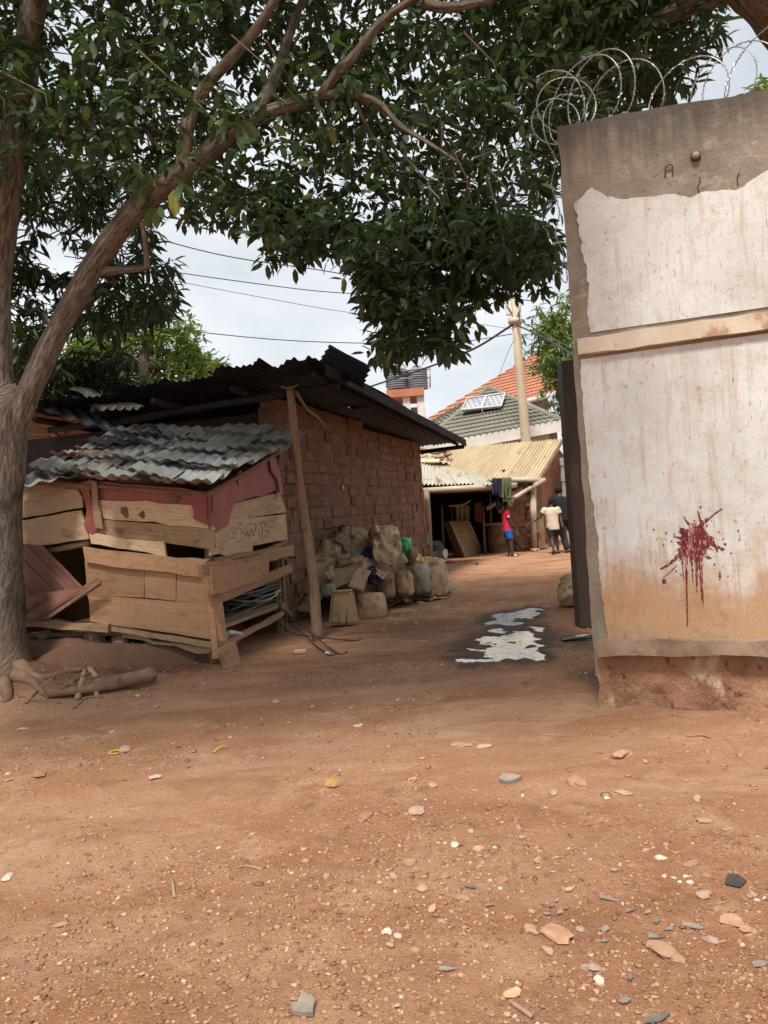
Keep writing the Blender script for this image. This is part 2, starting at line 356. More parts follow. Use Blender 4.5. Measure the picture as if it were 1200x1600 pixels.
MAT['steel'] = M('steel_grey', (.3, .3, .3), (.2, .2, .2), 6, .45, bump=.1, var=.1, metal=.6)
MAT['rust_post'] = M('brown_gate_paint', (.05, .034, .026), (.075, .048, .036), 2.5, .6, 'Object', (1, 1, .4), .35, 30, c3=(.11, .068, .05), s3=2.2, t3=.6, var=.05, spec=.3)
MAT['wire'] = M('galvanised_wire', (.42, .42, .40), (.3, .3, .29), 6, .35, bump=0, var=0, metal=.7, spec=.5)
MAT['cable_black'] = M('cable_black', (.03, .03, .032), (.05, .05, .05), 6, .6, bump=0, var=0)
MAT['cable_green'] = M('cable_coil', (.10, .115, .09), (.17, .185, .15), 6, .5, bump=0, var=.3)
MAT['block'] = M('cinder_block', (.30, .275, .24), (.23, .21, .185), 6, .95, bump=.7, bscale=30, var=.15)
MAT['paint_red'] = M('red_paint', (.125, .016, .02), (.18, .028, .034), 8, .8, 'Object', (3, 3, 1), bump=.6, bscale=30, var=0, spec=.15, c3=(.36, .17, .14), s3=7, t3=.56, c4=(.50, .40, .34), s4=30, t4=.565)
MAT['skin'] = M('skin', (.055, .030, .020), (.07, .039, .027), 8, .5, bump=0, var=.08, spec=.4)
MAT['hair'] = M('hair', (.008, .007, .007), (.015, .013, .012), 30, .9, bump=.4, bscale=60, var=0)
MAT['shirt_red'] = M('shirt_red', (.55, .03, .06), (.42, .02, .045), 6, .85, bump=.4, bscale=14, bdist=.02, var=0)
MAT['shirt_black'] = M('shirt_black', (.010, .011, .014), (.016, .017, .02), 6, .9, bump=.4, bscale=10, bdist=.02, var=0)
MAT['shirt_cream'] = M('shirt_cream', (.60, .53, .42), (.50, .41, .30), 6, .85, bump=.5, bscale=12, bdist=.02, c3=(.42, .30, .18), s3=5, t3=.58, var=0)
MAT['shorts_blue'] = M('shorts_blue', (.015, .07, .36), (.03, .13, .46), 14, .8, bump=.4, bscale=14, bdist=.02, var=0)
MAT['denim'] = M('dark_denim', (.016, .017, .022), (.028, .03, .036), 8, .9, bump=.4, bscale=12, bdist=.02, var=0)
MAT['cloth_olive'] = M('cloth_olive', (.10, .115, .055), (.14, .15, .08), 8, .9, bump=.4, bscale=12, bdist=.02, var=0)
MAT['cloth_navy'] = M('cloth_navy', (.02, .022, .04), (.035, .035, .05), 8, .9, bump=.4, bscale=12, bdist=.02, var=0)
MAT['cloth_pink'] = M('cloth_pink', (.5, .12, .12), (.4, .08, .08), 8, .8, var=0)
MAT['shoe_white'] = M('shoe_white', (.6, .56, .5), (.5, .46, .4), 8, .7, var=0)
MAT['drum'] = M('drum_tan', (.26, .17, .095), (.19, .12, .07), 3, .6, bump=.3, bscale=25, c3=(.12, .075, .05), s3=3, t3=.55, var=0)
def leafmat(name, c1, c2, tr, fac=.28, rough=.42):
    t = NT(name); g = t.new('ShaderNodeNewGeometry'); oi = t.new('ShaderNodeObjectInfo')
    rnd = t.math('FRACT', t.math('ADD', g.outputs['Random Per Island'], oi.outputs['Random']))
    col = t.mix(rnd, c1, c2); col = t.mix(t.ramp(rnd, .93, .95), col, tuple(min(.5, x*k) for x, k in zip(c2, (2.6, 1.9, 1.0)))); t.fin(col, rough, .35)
    tl = t.new('ShaderNodeBsdfTranslucent'); t.l.new(t.mix(rnd, tr, tuple(x*.6 for x in tr)), tl.inputs[0])
    ms = t.new('ShaderNodeMixShader'); ms.inputs[0].default_value = fac
    t.l.new(t.b.outputs[0], ms.inputs[1]); t.l.new(tl.outputs[0], ms.inputs[2]); t.l.new(ms.outputs[0], t.out.inputs[0])
    return t.m
MAT['leaf'] = leafmat('leaf_dark', (.021, .042, .024), (.050, .082, .038), (.10, .165, .04), .28, .48)
MAT['leaf_mango'] = leafmat('leaf_mango', (.020, .037, .018), (.040, .064, .026), (.07, .11, .028), .22, .5)
MAT['leaf_bright'] = leafmat('leaf_bright', (.075, .135, .035), (.13, .19, .05), (.20, .30, .05), .3)
def barkmat():
    t = NT('bark'); v = t.coord('UV', (1, 1, 1), False); v1 = t.coord('UV', (26, 5, 1), False)
    g = t.noise(v1, 1.5, 8, .7, .6)
    col = t.mix(t.ramp(g, .38, .62), (.09, .07, .056), (.33, .27, .215))
    col = t.mix(t.ramp(t.noise(v, 3.2, 8, .7, .4), .6, .68), col, (.33, .275, .215))
    col = t.mix(t.ramp(t.noise(v, 1.7, 6, .6), .58, .7), col, (.085, .06, .048))
    vo = t.coord('Object', (1, 1, 1), False); sp = t.new('ShaderNodeSeparateXYZ'); t.l.new(vo, sp.inputs[0])
    sl = t.math('ADD', t.math('SUBTRACT', .75, t.math('MULTIPLY', sp.outputs[2], 1.0)), t.math('MULTIPLY', t.math('SUBTRACT', t.noise(vo, 5, 7, .7), .5), 1.2))
    col = t.mix(t.math('MULTIPLY', t.ramp(sl, .2, .8), .75), col, (.27, .155, .095))      # earth splashed up the foot
    t.bump(g, 1.0, .05); return t.fin(col, .95, .1)
MAT['bark'] = barkmat()

# ================================================================== SETTING: ground, puddle
PUD = []
for px, py, r in ((748, 1031, .13), (775, 1022, .20), (800, 1008, .27), (818, 1018, .17), (815, 992, .25), (770, 1000, .14), (778, 985, .15), (790, 972, .20), (800, 962, .22), (818, 957, .18), (838, 951, .14), (760, 1015, .12), (835, 980, .10)):
    p = G(px, py); PUD.append((p.x, p.y, r*1.0))
SH_A = G(338, 1042); SH_C = G(447, 990); SH_B = Vector((W(20, 950, 7.75).x, 7.75, 0)); TREE = G(8, 1058)
_b = lambda t, dy: (SH_A.x+(SH_B.x-SH_A.x)*t, SH_A.y+(SH_B.y-SH_A.y)*t+dy)
BK = [(-7.5, 8.0), _b(1.0, -.16), _b(.6, -.18), _b(.3, -.08), _b(.12, .12), (SH_A.x-.2, SH_A.y+.9), (SH_C.x-.5, SH_C.y+.6), (-3, 12), (-9, 12)]
def inpoly(x, y, poly):
    c = np.zeros(np.shape(x), bool); n = len(poly)
    for i in range(n):
        x1, y1 = poly[i]; x2, y2 = poly[(i+1) % n]
        if y1 == y2: continue
        c ^= ((y1 > y) != (y2 > y)) & (x < (x2-x1)*(y-y1)/(y2-y1)+x1)
    return c
def polydist(x, y, poly):
    d = np.full(np.shape(x), 1e9); n = len(poly)
    for i in range(n):
        x1, y1 = poly[i]; x2, y2 = poly[(i+1) % n]; dx, dy = x2-x1, y2-y1
        t = np.clip(((x-x1)*dx+(y-y1)*dy)/(dx*dx+dy*dy), 0, 1); d = np.minimum(d, np.hypot(x-x1-t*dx, y-y1-t*dy))
    return d
def pudmask(x, y):
    m = np.full(np.shape(x), -9.0)
    wx = x+.11*fbm(x*3.5, y*2.5, s=101, o=3)+.03*vn(x*14, y*9, s=104); wy = y+.16*fbm(x*3.5, y*2.5, s=111, o=3)
    for a, b, r in PUD: m = np.maximum(m, 1-np.hypot((wx-a), (wy-b)*.62)/r)
    return m
def gh(x, y):
    x = np.asarray(x, float); y = np.asarray(y, float)
    fade = np.clip(1.2-np.abs(y-6)/40, .15, 1)
    near = np.clip((7.5-y)/3.5, 0, 1)
    z = .014*fbm(x*.7, y*.7, s=11, o=3) + .009*fbm(x*2.3, y*2.3, s=21, o=3)*fade + .0048*fbm(x*8, y*8, s=31, o=3)*(.35+.65*near) + .0016*vn(x*23, y*23, s=35)*near
    z = z + .012*np.clip(.5-np.abs(vn(x*.9+.3*y, y*1.1, s=91)), 0, 1)*np.clip((6.2-y)/1.5, 0, 1) + .010*np.clip(fbm(x*5, y*5, s=41, o=2), 0, 2)*np.clip(x*.8-.1, 0, 1)*np.clip((5.2-y)/1.5, 0, 1)
    d = polydist(x, y, BK)*np.where(inpoly(x, y, BK), 1, -1) + .10*fbm(x*2.5, y*2.5, s=51, o=3)
    z = z + .20*np.clip(d/.22+.5, 0, 1)
    rt = np.hypot(x-TREE.x, y-TREE.y); z = z + .15*np.exp(-(rt/.8)**2)*(1+.45*fbm(x*3.5, y*3.5, s=61, o=3))
    z = z + .06*np.exp(-((x+2.9)/1.2)**2-((y-6.75)/.6)**2)*(1+.6*fbm(x*3, y*3, s=66, o=3))
    pm = pudmask(x, y); k = np.clip((pm+1.6)*1.4, 0, 1)
    z = z*(1-.85*k) + .0085*fbm(x*13, y*9, s=71, o=4)*k
    z = z - .042*np.clip(pm+.10+.30*fbm(x*6, y*4.5, s=81, o=4), 0, .5)
    return z
def ghs(x, y): return float(gh(np.array([x]), np.array([y]))[0])
def GP(px, py):
    """where the sight line meets the modelled ground"""
    z = 0.0
    for _ in range(6): p = G(px, py, z); z = ghs(p.x, p.y)
    return Vector((p.x, p.y, z))
def seg(*a):
    o = []
    for lo, hi, st in a: o.append(np.arange(lo, hi, st))
    return np.concatenate(o)
xs = seg((-900, -100, 100), (-100, -20, 10), (-20, -6, .5), (-6, -3.6, .08), (-3.6, 3.2, .022), (3.2, 6, .12), (6, 20, 1), (20, 100, 10), (100, 901, 100))
ys = seg((-300, -20, 40), (-20, 0, 2), (0, 1.6, .15), (1.6, 6.5, .019), (6.5, 11, .035), (11, 24, .16), (24, 60, 2), (60, 200, 20), (200, 1201, 100))
Xg, Yg = np.meshgrid(xs, ys); Zg = gh(Xg, Yg)
nxg, nyg = len(xs), len(ys)
I = np.arange(nxg*nyg).reshape(nyg, nxg)
Q = np.stack([I[:-1, :-1], I[:-1, 1:], I[1:, 1:], I[1:, :-1]], -1).reshape(-1, 4)
def groundmat():
    t = NT('red_earth'); v = t.coord('Object', (1, 1, 1), False)
    n1 = t.noise(v, .8, 8, .62, .3)
    col = t.mix(t.ramp(n1, .38, .64), (.325, .150, .078), (.412, .214, .120))
    col = t.mix(t.ramp(t.noise(v, 2.6, 8, .68, .5), .52, .70), col, (.50, .30, .188))
    col = t.mix(t.math('MULTIPLY', t.ramp(t.noise(v, 4.3, 8, .7, .3), .55, .68), .8), col, (.24, .118, .07))
    col = t.mix(t.ramp(t.noise(v, 38, 5, .75), .58, .66), col, (.56, .365, .245))
    col = t.mix(t.ramp(t.noise(v, 70, 4, .75), .58, .64), col, (.16, .08, .05))
    sp = t.new('ShaderNodeSeparateXYZ'); t.l.new(v, sp.inputs[0])
    def blob(cx, cy, rx, ry):
        a = t.math('POWER', t.math('DIVIDE', t.math('SUBTRACT', sp.outputs[0], cx), rx), 2.0); b = t.math('POWER', t.math('DIVIDE', t.math('SUBTRACT', sp.outputs[1], cy), ry), 2.0)
        return t.math('SUBTRACT', 1.0, t.math('SQRT', t.math('ADD', a, b)), True)
    c1 = G(795, 995); c2 = G(925, 1060); c3 = G(905, 1000)
    wet = t.math('MAXIMUM', blob(c1.x, c1.y, .8, 2.0), t.math('MAXIMUM', blob(c2.x+.05, c2.y, .42, .9), blob(c3.x, c3.y, .5, 1.0)))
    wet = t.math('ADD', wet, t.math('MULTIPLY', t.math('SUBTRACT', t.noise(v, 3.5, 8, .7), .5), 1.1))
    an_ = t.new('ShaderNodeAttribute', attribute_name='wet'); wet = t.math('MAXIMUM', wet, t.math('ADD', t.math('MULTIPLY', an_.outputs['Fac'], 1.05), t.math('MULTIPLY', t.math('SUBTRACT', t.noise(v, 4.5, 8, .7), .5), .8)))
    wetm = t.ramp(wet, .30, .85)
    lane_shade = t.math('ADD', t.math('MAXIMUM', blob(.45, 7.6, 2.3, 3.4), blob(-.6, 5.9, 3.2, 1.3)), t.math('MULTIPLY', t.math('SUBTRACT', t.noise(v, 1.6, 8, .7), .5), 1.2))
    col = t.mix(t.math('MULTIPLY', t.ramp(lane_shade, .15, .7), .6), col, (.19, .10, .062))  # tree shade over the lane, painted into the earth colour
    pk = t.ramp(t.noise(t.coord('Object', (.5, 1.5, 1), False), 1.1, 6, .6, .6), .45, .62); col = t.mix(t.math('MULTIPLY', pk, .35), col, (.56, .36, .235))
    ds_ = t.ramp(t.noise(t.coord('Object', (.7, 1.3, 1), False), 1.9, 8, .65, .8), .52, .66); col = t.mix(t.math('MULTIPLY', ds_, .55), col, (.27, .13, .072))
    col = t.mix(t.math('MULTIPLY', wetm, .92), col, (.085, .056, .040))
    # shade under the tree, painted as darker soil round the roots
    cr_ = G(110, 1060); root_shade = t.math('ADD', blob(cr_.x, cr_.y+.3, 2.6, 1.6), t.math('MULTIPLY', t.math('SUBTRACT', t.noise(v, 2.2, 8, .7), .5), .9))
    col = t.mix(t.ramp(root_shade, .22, .62), col, (.150, .082, .055))
    t.val(t.math('SUBTRACT', .93, t.math('MULTIPLY', wetm, .25)), t.b.inputs['Roughness'])
    h = t.math('ADD', t.noise(v, 30, 8, .75), t.math('MULTIPLY', t.noise(v, 130, 3, .6), .45))
    t.bump(h, 1.0, .02); m = t.fin(col, .9, .12); t.l.new(t.math('SUBTRACT', .93, t.math('MULTIPLY', wetm, .3)), t.b.inputs['Roughness']); return m
pmg = np.clip((pudmask(Xg, Yg)+1.5)/1.6, 0, 1)
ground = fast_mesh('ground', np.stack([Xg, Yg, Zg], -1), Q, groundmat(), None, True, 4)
at_ = ground.data.attributes.new('wet', 'FLOAT', 'POINT'); at_.data.foreach_set('value', pmg.ravel().astype(np.float32))
tag(ground, kind='structure')

def watermat():
    t = NT('sky_white_water'); v = t.coord('Object', (1, 1, 1), False)
    col = t.mix(t.ramp(t.noise(v, 11, 7, .75, .8), .36, .50), (.40, .37, .33), (.92, .92, .91))  # white patches paint the bright sky reflection into the water colour
    t.bump(t.noise(v, 22, 4, .6), .06, .01); m = t.fin(col, .05, .5); t.b.inputs['IOR'].default_value = 1.6; return m
px0, px1 = min(p[0]-p[2] for p in PUD)-.1, max(p[0]+p[2] for p in PUD)+.1
py0, py1 = min(p[1]-p[2]*1.7 for p in PUD)-.1, max(p[1]+p[2]*1.7 for p in PUD)+.1
gx, gy = np.meshgrid(np.arange(px0-.2, px1+.2, .03), np.arange(py0-.3, py1+.3, .04))
keep = pudmask(gx, gy) > -.12; nx_, ny_ = gx.shape[1], gx.shape[0]
WL = -.009
wf = [(j*nx_+i, j*nx_+i+1, (j+1)*nx_+i+1, (j+1)*nx_+i) for j in range(ny_-1) for i in range(nx_-1) if keep[j, i] and keep[j+1, i] and keep[j, i+1] and keep[j+1, i+1]]
used = sorted({a for f in wf for a in f}); rem = {a: k for k, a in enumerate(used)}
wv = np.stack([gx.ravel(), gy.ravel(), np.full(gx.size, WL)], -1)[used]
pud = mesh('puddle_water', wv, [tuple(rem[a] for a in f) for f in wf], watermat(), None, smooth=True); tag(pud, kind='structure')

# ================================================================== RIGHT COMPOUND WALL
WA = G(942, 1105); WB0 = G(1200, 1112); wd = (WB0-WA).normalized(); wn_ = Vector((wd.y, -wd.x, 0))   # towards the viewer
if wn_.y > 0: wn_ = -wn_
WB = WA + wd*3.6
def WS(px, py, off=0.0): return PL(px, py, WA, WB, off)
def wsz(p): return ((p-WA).dot(wd), p.z)
def WP(s, z, off=0.0): return WA + wd*s + Vector((0, 0, z)) + wn_*off
wall = thing('compound_wall', WA, 'tall plastered boundary wall with red paint splatter and razor wire on top', 'wall')
def cementmat():
    t = NT('cement_wall'); v = t.coord('Object', (1, 1, 1), False); vs_ = t.coord('Object', (6, 6, .8), False); sp = t.new('ShaderNodeSeparateXYZ'); t.l.new(v, sp.inputs[0])
    col = t.mix(t.ramp(t.noise(v, 2.4, 8, .65), .36, .64), (.215, .175, .135), (.315, .26, .205))
    col = t.mix(t.ramp(t.noise(v, 9, 7, .7), .54, .7), col, (.37, .32, .26))
    mo = t.math('ADD', t.math('MULTIPLY', t.math('SUBTRACT', sp.outputs[2], 3.28), 2.0), t.math('MULTIPLY', t.math('SUBTRACT', t.noise(vs_, 1.6, 8, .7), .5), 1.5))
    col = t.mix(t.math('MULTIPLY', t.ramp(mo, .15, .8), .8), col, (.07, .062, .055))
    col = t.mix(t.math('MULTIPLY', t.ramp(t.noise(v, 34, 5, .75), .6, .66), .7), col, (.12, .095, .075))
    t.bump(t.noise(v, 28, 8, .75), .9, .012); return t.fin(col, .95, .1)
MAT['cement_wall'] = cementmat()
def wallgrid(name, s0, s1, z0, z1, off, amp, mat, depth=.24, ds=.05, sd_=1, topfn=None, edge=.0):
    s = np.arange(s0, s1+ds, ds); z = np.linspace(z0, z1, max(3, int((z1-z0)/ds)))
    S, Z = np.meshgrid(s, z); zt = Z.copy()
    if topfn is not None: zt = z0+(Z-z0)*(topfn(S)-z0)/(z1-z0)
    D = off+amp*fbm(S*3, Z*3, s=sd_, o=4)
    if edge: S = S + (S < s0+1e-6)*edge*fbm(Z*6, Z*0, s=sd_+3, o=3)
    P = np.array(WA)[None, None] + S[..., None]*np.array(wd) + D[..., None]*np.array(wn_); P[..., 2] = zt
    V, Fc = grid_solid(P[::-1], depth, np.array(wn_))
    return mesh(name, V, Fc, mat, wall)
sTL, zTL = wsz(WS(872, 196)); zTR = wsz(WS(1200, 152))[1]
zLedge = wsz(WS(960, 997))[1]; zLedgeB = wsz(WS(1000, 1020))[1]; zB0 = wsz(WS(908, 556))[1]; zB1 = wsz(WS(912, 530))[1]
sL = min(0.0, sTL)
wallgrid('cement_core', -.03, 3.6, .2, zTL, 0.0, .006, MAT['cement_wall'], .24, .06, 3, lambda S: zTL+(zTR-zTL)*S/1.0*.55 + .008*fbm(S*5, S*0, s=4), .006)
def whitemat():
    t = NT('old_white_wall_paint'); v = t.coord('Object', (1, 1, 1), False); vs_ = t.coord('Object', (9, 9, .7), False); sp = t.new('ShaderNodeSeparateXYZ'); t.l.new(v, sp.inputs[0])
    z = sp.outputs[2]
    col = t.mix(t.ramp(t.noise(v, 2.2, 8, .62), .36, .64), (.52, .51, .485), (.645, .64, .62))
    col = t.mix(t.ramp(t.noise(v, 7, 8, .7), .50, .72), col, (.49, .43, .36))
    dirt = t.math('ADD', t.math('MULTIPLY', t.math('SUBTRACT', 1.06, z), 1.45), t.math('ADD', t.math('MULTIPLY', t.math('SUBTRACT', t.noise(v, 3.2, 8, .68), .5), 1.5), t.math('MULTIPLY', t.math('SUBTRACT', t.noise(vs_, 1.3, 6, .7), .5), 1.1)))
    col = t.mix(t.math('MULTIPLY', t.ramp(dirt, .0, .55), .92), col, (.43, .245, .125))
    col = t.mix(t.math('MULTIPLY', t.ramp(t.noise(vs_, 2.6, 8, .72), .52, .66), .6), col, (.42, .32, .23))      # rain runs
    vf = t.coord('Object', (60, 60, 9), False)
    fl = t.ramp(t.noise(vf, 1.6, 7, .75), .615, .66); col = t.mix(t.math('MULTIPLY', fl, .7), col, (.20, .155, .12))   # flaked cracks
    col = t.mix(t.math('MULTIPLY', t.ramp(t.noise(v, 16, 6, .7), .62, .68), .65), col, (.27, .21, .165))
    low = t.math('MULTIPLY', t.math('SUBTRACT', .98, z), 2.0, True); blo = t.ramp(t.noise(v, 5.5, 8, .75, .6), .50, .62); col = t.mix(t.math('MULTIPLY', t.math('MULTIPLY', low, blo), .6), col, (.30, .165, .085))
    t.bump(t.math('ADD', t.noise(v, 40, 6, .7), t.math('MULTIPLY', fl, -1.0)), .55, .006); return t.fin(col, .9, .15)
MAT['white'] = whitemat()
def poly_wall(name, pts, off, thick, mat, par=None):
    P = [WP(s, z, off) for s, z in pts]
    return plate(name, P, thick, mat, par or wall, nrm=wn_)
def ragged(p, q, n, amp, sd_):
    o = []; d = np.array(q)-np.array(p); L = np.hypot(*d); nr = np.array([-d[1], d[0]])/L
    for i in range(n):
        t = i/n; k = fbm(np.array([t*L*16+sd_]), np.array([0.0]), s=sd_, o=5)[0]*amp*min(1, 6*min(t, 1-t)+.1); o.append(tuple(np.array(p)+d*t+nr*k))
    return o
def chain(px, amps, sd_):
    q = [wsz(WS(*p)) for p in px]; o = []
    for i in range(len(q)-1): o += ragged(q[i], q[i+1], max(2, int(math.dist(q[i], q[i+1])/.006)) if amps[i] else 1, amps[i], sd_+i)
    return o + [q[-1]]
zc = 3.6
up = chain([(922, 520), (917, 420), (905, 365), (897, 320), (925, 293), (950, 308), (975, 312), (1040, 304), (1080, 310), (1100, 300), (1150, 298), (1200, 266)], [.010, .012, .009, .008, .008, .006, .007, .007, .007, .007, .008], 5)
up += [(zc*.75, wsz(WS(1200, 256))[1]), (zc*.98, wsz(WS(1200, 270))[1]), (zc*.98, zB1+.03)]
poly_wall('plaster_coat', up, .0075, .011, MAT['white'])
lo = chain([(950, 999), (940, 930), (935, 840), (922, 760), (913, 660), (907, 562)], [.006, .007, .007, .006, .006], 15)
lo += [(zc*.98, zB0-.004), (zc*.98, zLedge+.0)]
poly_wall('plaster_coat', lo, .0078, .011, MAT['white'])
def bandmat():
    return M('band_plaster', (.53, .43, .325), (.62, .53, .43), 3, .9, 'Object', (1, 1, 1), .5, 40, .006, c3=(.37, .24, .14), s3=2.5, t3=.52, var=0)
MAT['band'] = bandmat()
MAT['ledge'] = M('dusty_ledge', (.225, .155, .108), (.30, .215, .155), 4, .92, 'Object', (1, 1, 1), .6, 30, .008, c3=(.20, .13, .09), s3=3, t3=.55, var=0)
def bar(name, s0, s1, z0, z1, off, depth, mat, sag=0.0, chips=.006, sd_=3, zs=None):
    s = np.linspace(s0, s1, 60); P = np.zeros((4, 60, 3)); n = np.array(wn_)
    zz = [z1, z1, z0, z0]; oo = [off-depth, off, off, off-depth]
    for r in range(4):
        e = chips*fbm(s*7, s*0+r, s=sd_+r, o=4); zl = zz[r] + e + (sag*s if sag else 0)
        P[r] = np.array(WA)+s[:, None]*np.array(wd)+(oo[r]+(e if r in (1, 2) else e*0))[:, None]*n
        P[r, :, 2] = zl
    V = P.reshape(-1, 3); Fc = []
    for r in range(4):
        a, b = r*60, ((r+1) % 4)*60
        for i in range(59): Fc.append((a+i, b+i, b+i+1, a+i+1))
    Fc += [(0, 60, 120, 180), (59, 239, 179, 119)]
    return mesh(name, V, Fc, mat, wall)
bar('moulding_band', .005, 3.58, zB0, zB1, .045, .06, MAT['band'], 0, .004, 3)
bar('ledge', .0, 3.6, zLedgeB, zLedge, .10, .13, MAT['ledge'], 0, .010, 13)
MAT['plinth'] = M('earth_render', (.36, .20, .125), (.23, .118, .072), 4, .95, 'Object', (1, 1, .6), 1.0, 14, .035, c3=(.45, .31, .22), s3=3.2, t3=.56, var=0, spec=.1, c4=(.15, .08, .05), s4=14, t4=.6)
wallgrid('plinth', -.015, 3.6, -.1, zLedgeB+.012, .025, .034, MAT['plinth'], .28, .035, 23, None, .03)
# red paint burst: blob, flung streaks, drips
def splat():
    c = wsz(WS(1087, 848)); parts = []; k = .0043
    def poly(pts): parts.append(pts)
    b = []
    for i in range(140):
        a = i*2*math.pi/140; r = .088*(1+.30*vn(np.array([math.cos(a)*2.2+9]), np.array([math.sin(a)*2.2]), s=3)[0]+.20*vn(np.array([math.cos(a)*7]), np.array([math.sin(a)*7]), s=5)[0]+.34*max(0, random.gauss(0, .6)))
        b.append((c[0]+r*math.cos(a)*.95, c[1]+r*math.sin(a)*1.25))
    poly(b)
    def streak(p, q, w0, w1, bend=0.0):
        p, q = wsz(WS(*p)), wsz(WS(*q)); d = np.array(q)-np.array(p); nr = np.array([-d[1], d[0]])/np.hypot(*d); L_, R_ = [], []
        for i in range(13):
            t = i/12; w = (w0*(1-t)+w1*t)*(1+.35*math.sin(i*2.3)); m = np.array(p)+d*t+nr*bend*math.sin(t*math.pi); L_.append(tuple(m+nr*w)); R_.append(tuple(m-nr*w))
        poly(L_+R_[::-1])
    for p, q, w0, w1, bd in (((1095, 822), (1127, 795), .008, .003, .004), ((1100, 838), (1132, 858), .012, .004, -.012), ((1104, 850), (1121, 862), .010, .005, .02),
        ((1066, 860), (1032, 889), .014, .004, .012), ((1095, 815), (1090, 798), .006, .002, 0), ((1078, 820), (1068, 806), .008, .002, .004), ((1062, 840), (1052, 838), .006, .002, 0),
        ((1072, 870), (1074, 978), .007, .003, 0), ((1092, 868), (1097, 938), .006, .003, 0), ((1096, 868), (1099, 948), .004, .002, 0), ((1080, 870), (1083, 910), .006, .002, 0), ((1066, 868), (1068, 905), .004, .002, 0),
        ((1100, 866), (1112, 872), .004, .002, 0), ((1088, 870), (1089, 925), .010, .003, 0), ((1058, 882), (1036, 902), .003, .001, .004), ((1097, 826), (1104, 808), .004, .002, .006)):
        streak(p, q, w0, w1, bd)
    for i in range(46):
        a = random.random()*6.28; r = .13+.16*random.random()**1.6; m = (c[0]+r*math.cos(a), c[1]+r*math.sin(a)*.9); q = random.uniform(.0015, .0055)
        poly([(m[0]+q*math.cos(j*1.05)*(1+.3*random.random()), m[1]+q*math.sin(j*1.05)*1.2) for j in range(6)])
    for px, py, q in ((1038, 908, .012), (1125, 900, .008), (1133, 850, .006), (1128, 858, .007)):
        m = wsz(WS(px, py)); poly([(m[0]+q*math.cos(j*.7)*(1+.3*random.random()), m[1]+q*math.sin(j*.7)*1.3) for j in range(9)])
    V = []; Fc = []
    for pts in parts:
        o = len(V); n = len(pts); zoff = .0105+random.random()*.0012
        ar = sum(pts[i][0]*pts[(i+1) % n][1]-pts[(i+1) % n][0]*pts[i][1] for i in range(n))
        if ar > 0: pts = pts[::-1]
        for s_, z_ in pts: V.append(WP(s_, z_, zoff))
        Fc.append(tuple(range(o, o+n)))
    # thin skin of paint with a little thickness
    V2 = [v-wn_*.0015 for v in V]; n = len(V); F2 = list(Fc)
    for f in Fc:
        for i in range(len(f)): a, b = f[i], f[(i+1) % len(f)]; F2.append((b, a, a+n, b+n))
    o = mesh('paint_splatter', [list(v) for v in V+V2], F2, MAT['paint_red'], wall)
    bm = bmesh.new(); bm.from_mesh(o.data); bmesh.ops.triangulate(bm, faces=[f for f in bm.faces if len(f.verts) > 4]); bmesh.ops.recalc_face_normals(bm, faces=bm.faces); bm.to_mesh(o.data); bm.free()
    tag(o, 'dark red paint burst with long drips'); return o
splat()
hp = WS(1087, 245)
V, Fc, uv = tubeVF([hp-wn_*.02, hp+wn_*.018], [.035, .03], 12); o = mesh('drain_hole', V, Fc, MAT['cable_black'], wall)
tube('pipe_stub', [hp+wn_*.012, hp+wn_*.03], .022, MAT['concrete'], wall, 10)
tube('iron_hook', [WS(1039, 278)+wn_*.004, WS(1041, 262)+wn_*.02, WS(1050, 260)+wn_*.02, WS(1051, 276)+wn_*.004], .004, MAT['rust_post'], wall, 6, res=4)
for k, pts in enumerate((((1092, 302), (1090, 292), (1094, 284), (1093, 276)), ((1153, 290), (1152, 278), (1155, 271)), ((1018, 272), (1021, 278), (1027, 273), (1030, 274)))):
    tube('crack', [WS(*p)+wn_*.003 for p in pts], .0035, MAT['cable_black'], wall, 5, res=3)

# razor wire coil
rz = thing('razor_wire', WP(0, zTL, 0), 'coiled razor wire running along the top of the boundary wall', 'razor wire')
wp = []; zt = lambda s: zTL+(zTR-zTL)*s*.55
N = 900
for i in range(N):
    t = i/N; s = -.16+t*3.6; a = t*2*math.pi*17
    rr = .215*(1+.22*math.sin(i*.021)+.12*math.sin(i*.053+1)); wob = .10*math.sin(i*.033)
    ce = WP(s+wob, zt(max(s, 0))+.16+.04*math.sin(i*.017), -.10)
    wp.append(ce + wd*(rr*.8*math.sin(a)) + Vector((0, 0, rr*math.cos(a))) + wn_*(rr*.55*math.sin(a)))
for i in range(len(wp)):
    p = wp[i]; s, z = wsz(p); dn = (p-WA).dot(wn_)
    if s > -.02 and -.25 < dn < .02 and z < zt(max(s, 0))+.012: p.z = zt(max(s, 0))+.012
tail = [W(*q) for q in ((905, 150, 5.0), (872, 150, 4.95), (850, 178, 4.95), (852, 215, 4.9), (868, 250, 4.93), (862, 290, 4.95), (874, 330, 4.95), (868, 365, 4.95), (881, 400, 4.95), (876, 432, 4.95), (886, 440, 4.95), (884, 408, 4.97))]
loops = [tail]
for cx, cy, rr in ((868, 190, 34), (885, 165, 42)):
    loops.append([W(cx+rr*math.cos(a)*1.1, cy-rr*math.sin(a)*1.05, 4.95+.10*math.sin(a*.5)) for a in np.linspace(-.6, 5.4, 22)])
segs = [(np.array([list(p) for p in wp]), .0034)] + [(spline([list(p) for p in q], .0034, 14)[0], .0034) for q in loops]
parts = []; barbs = []
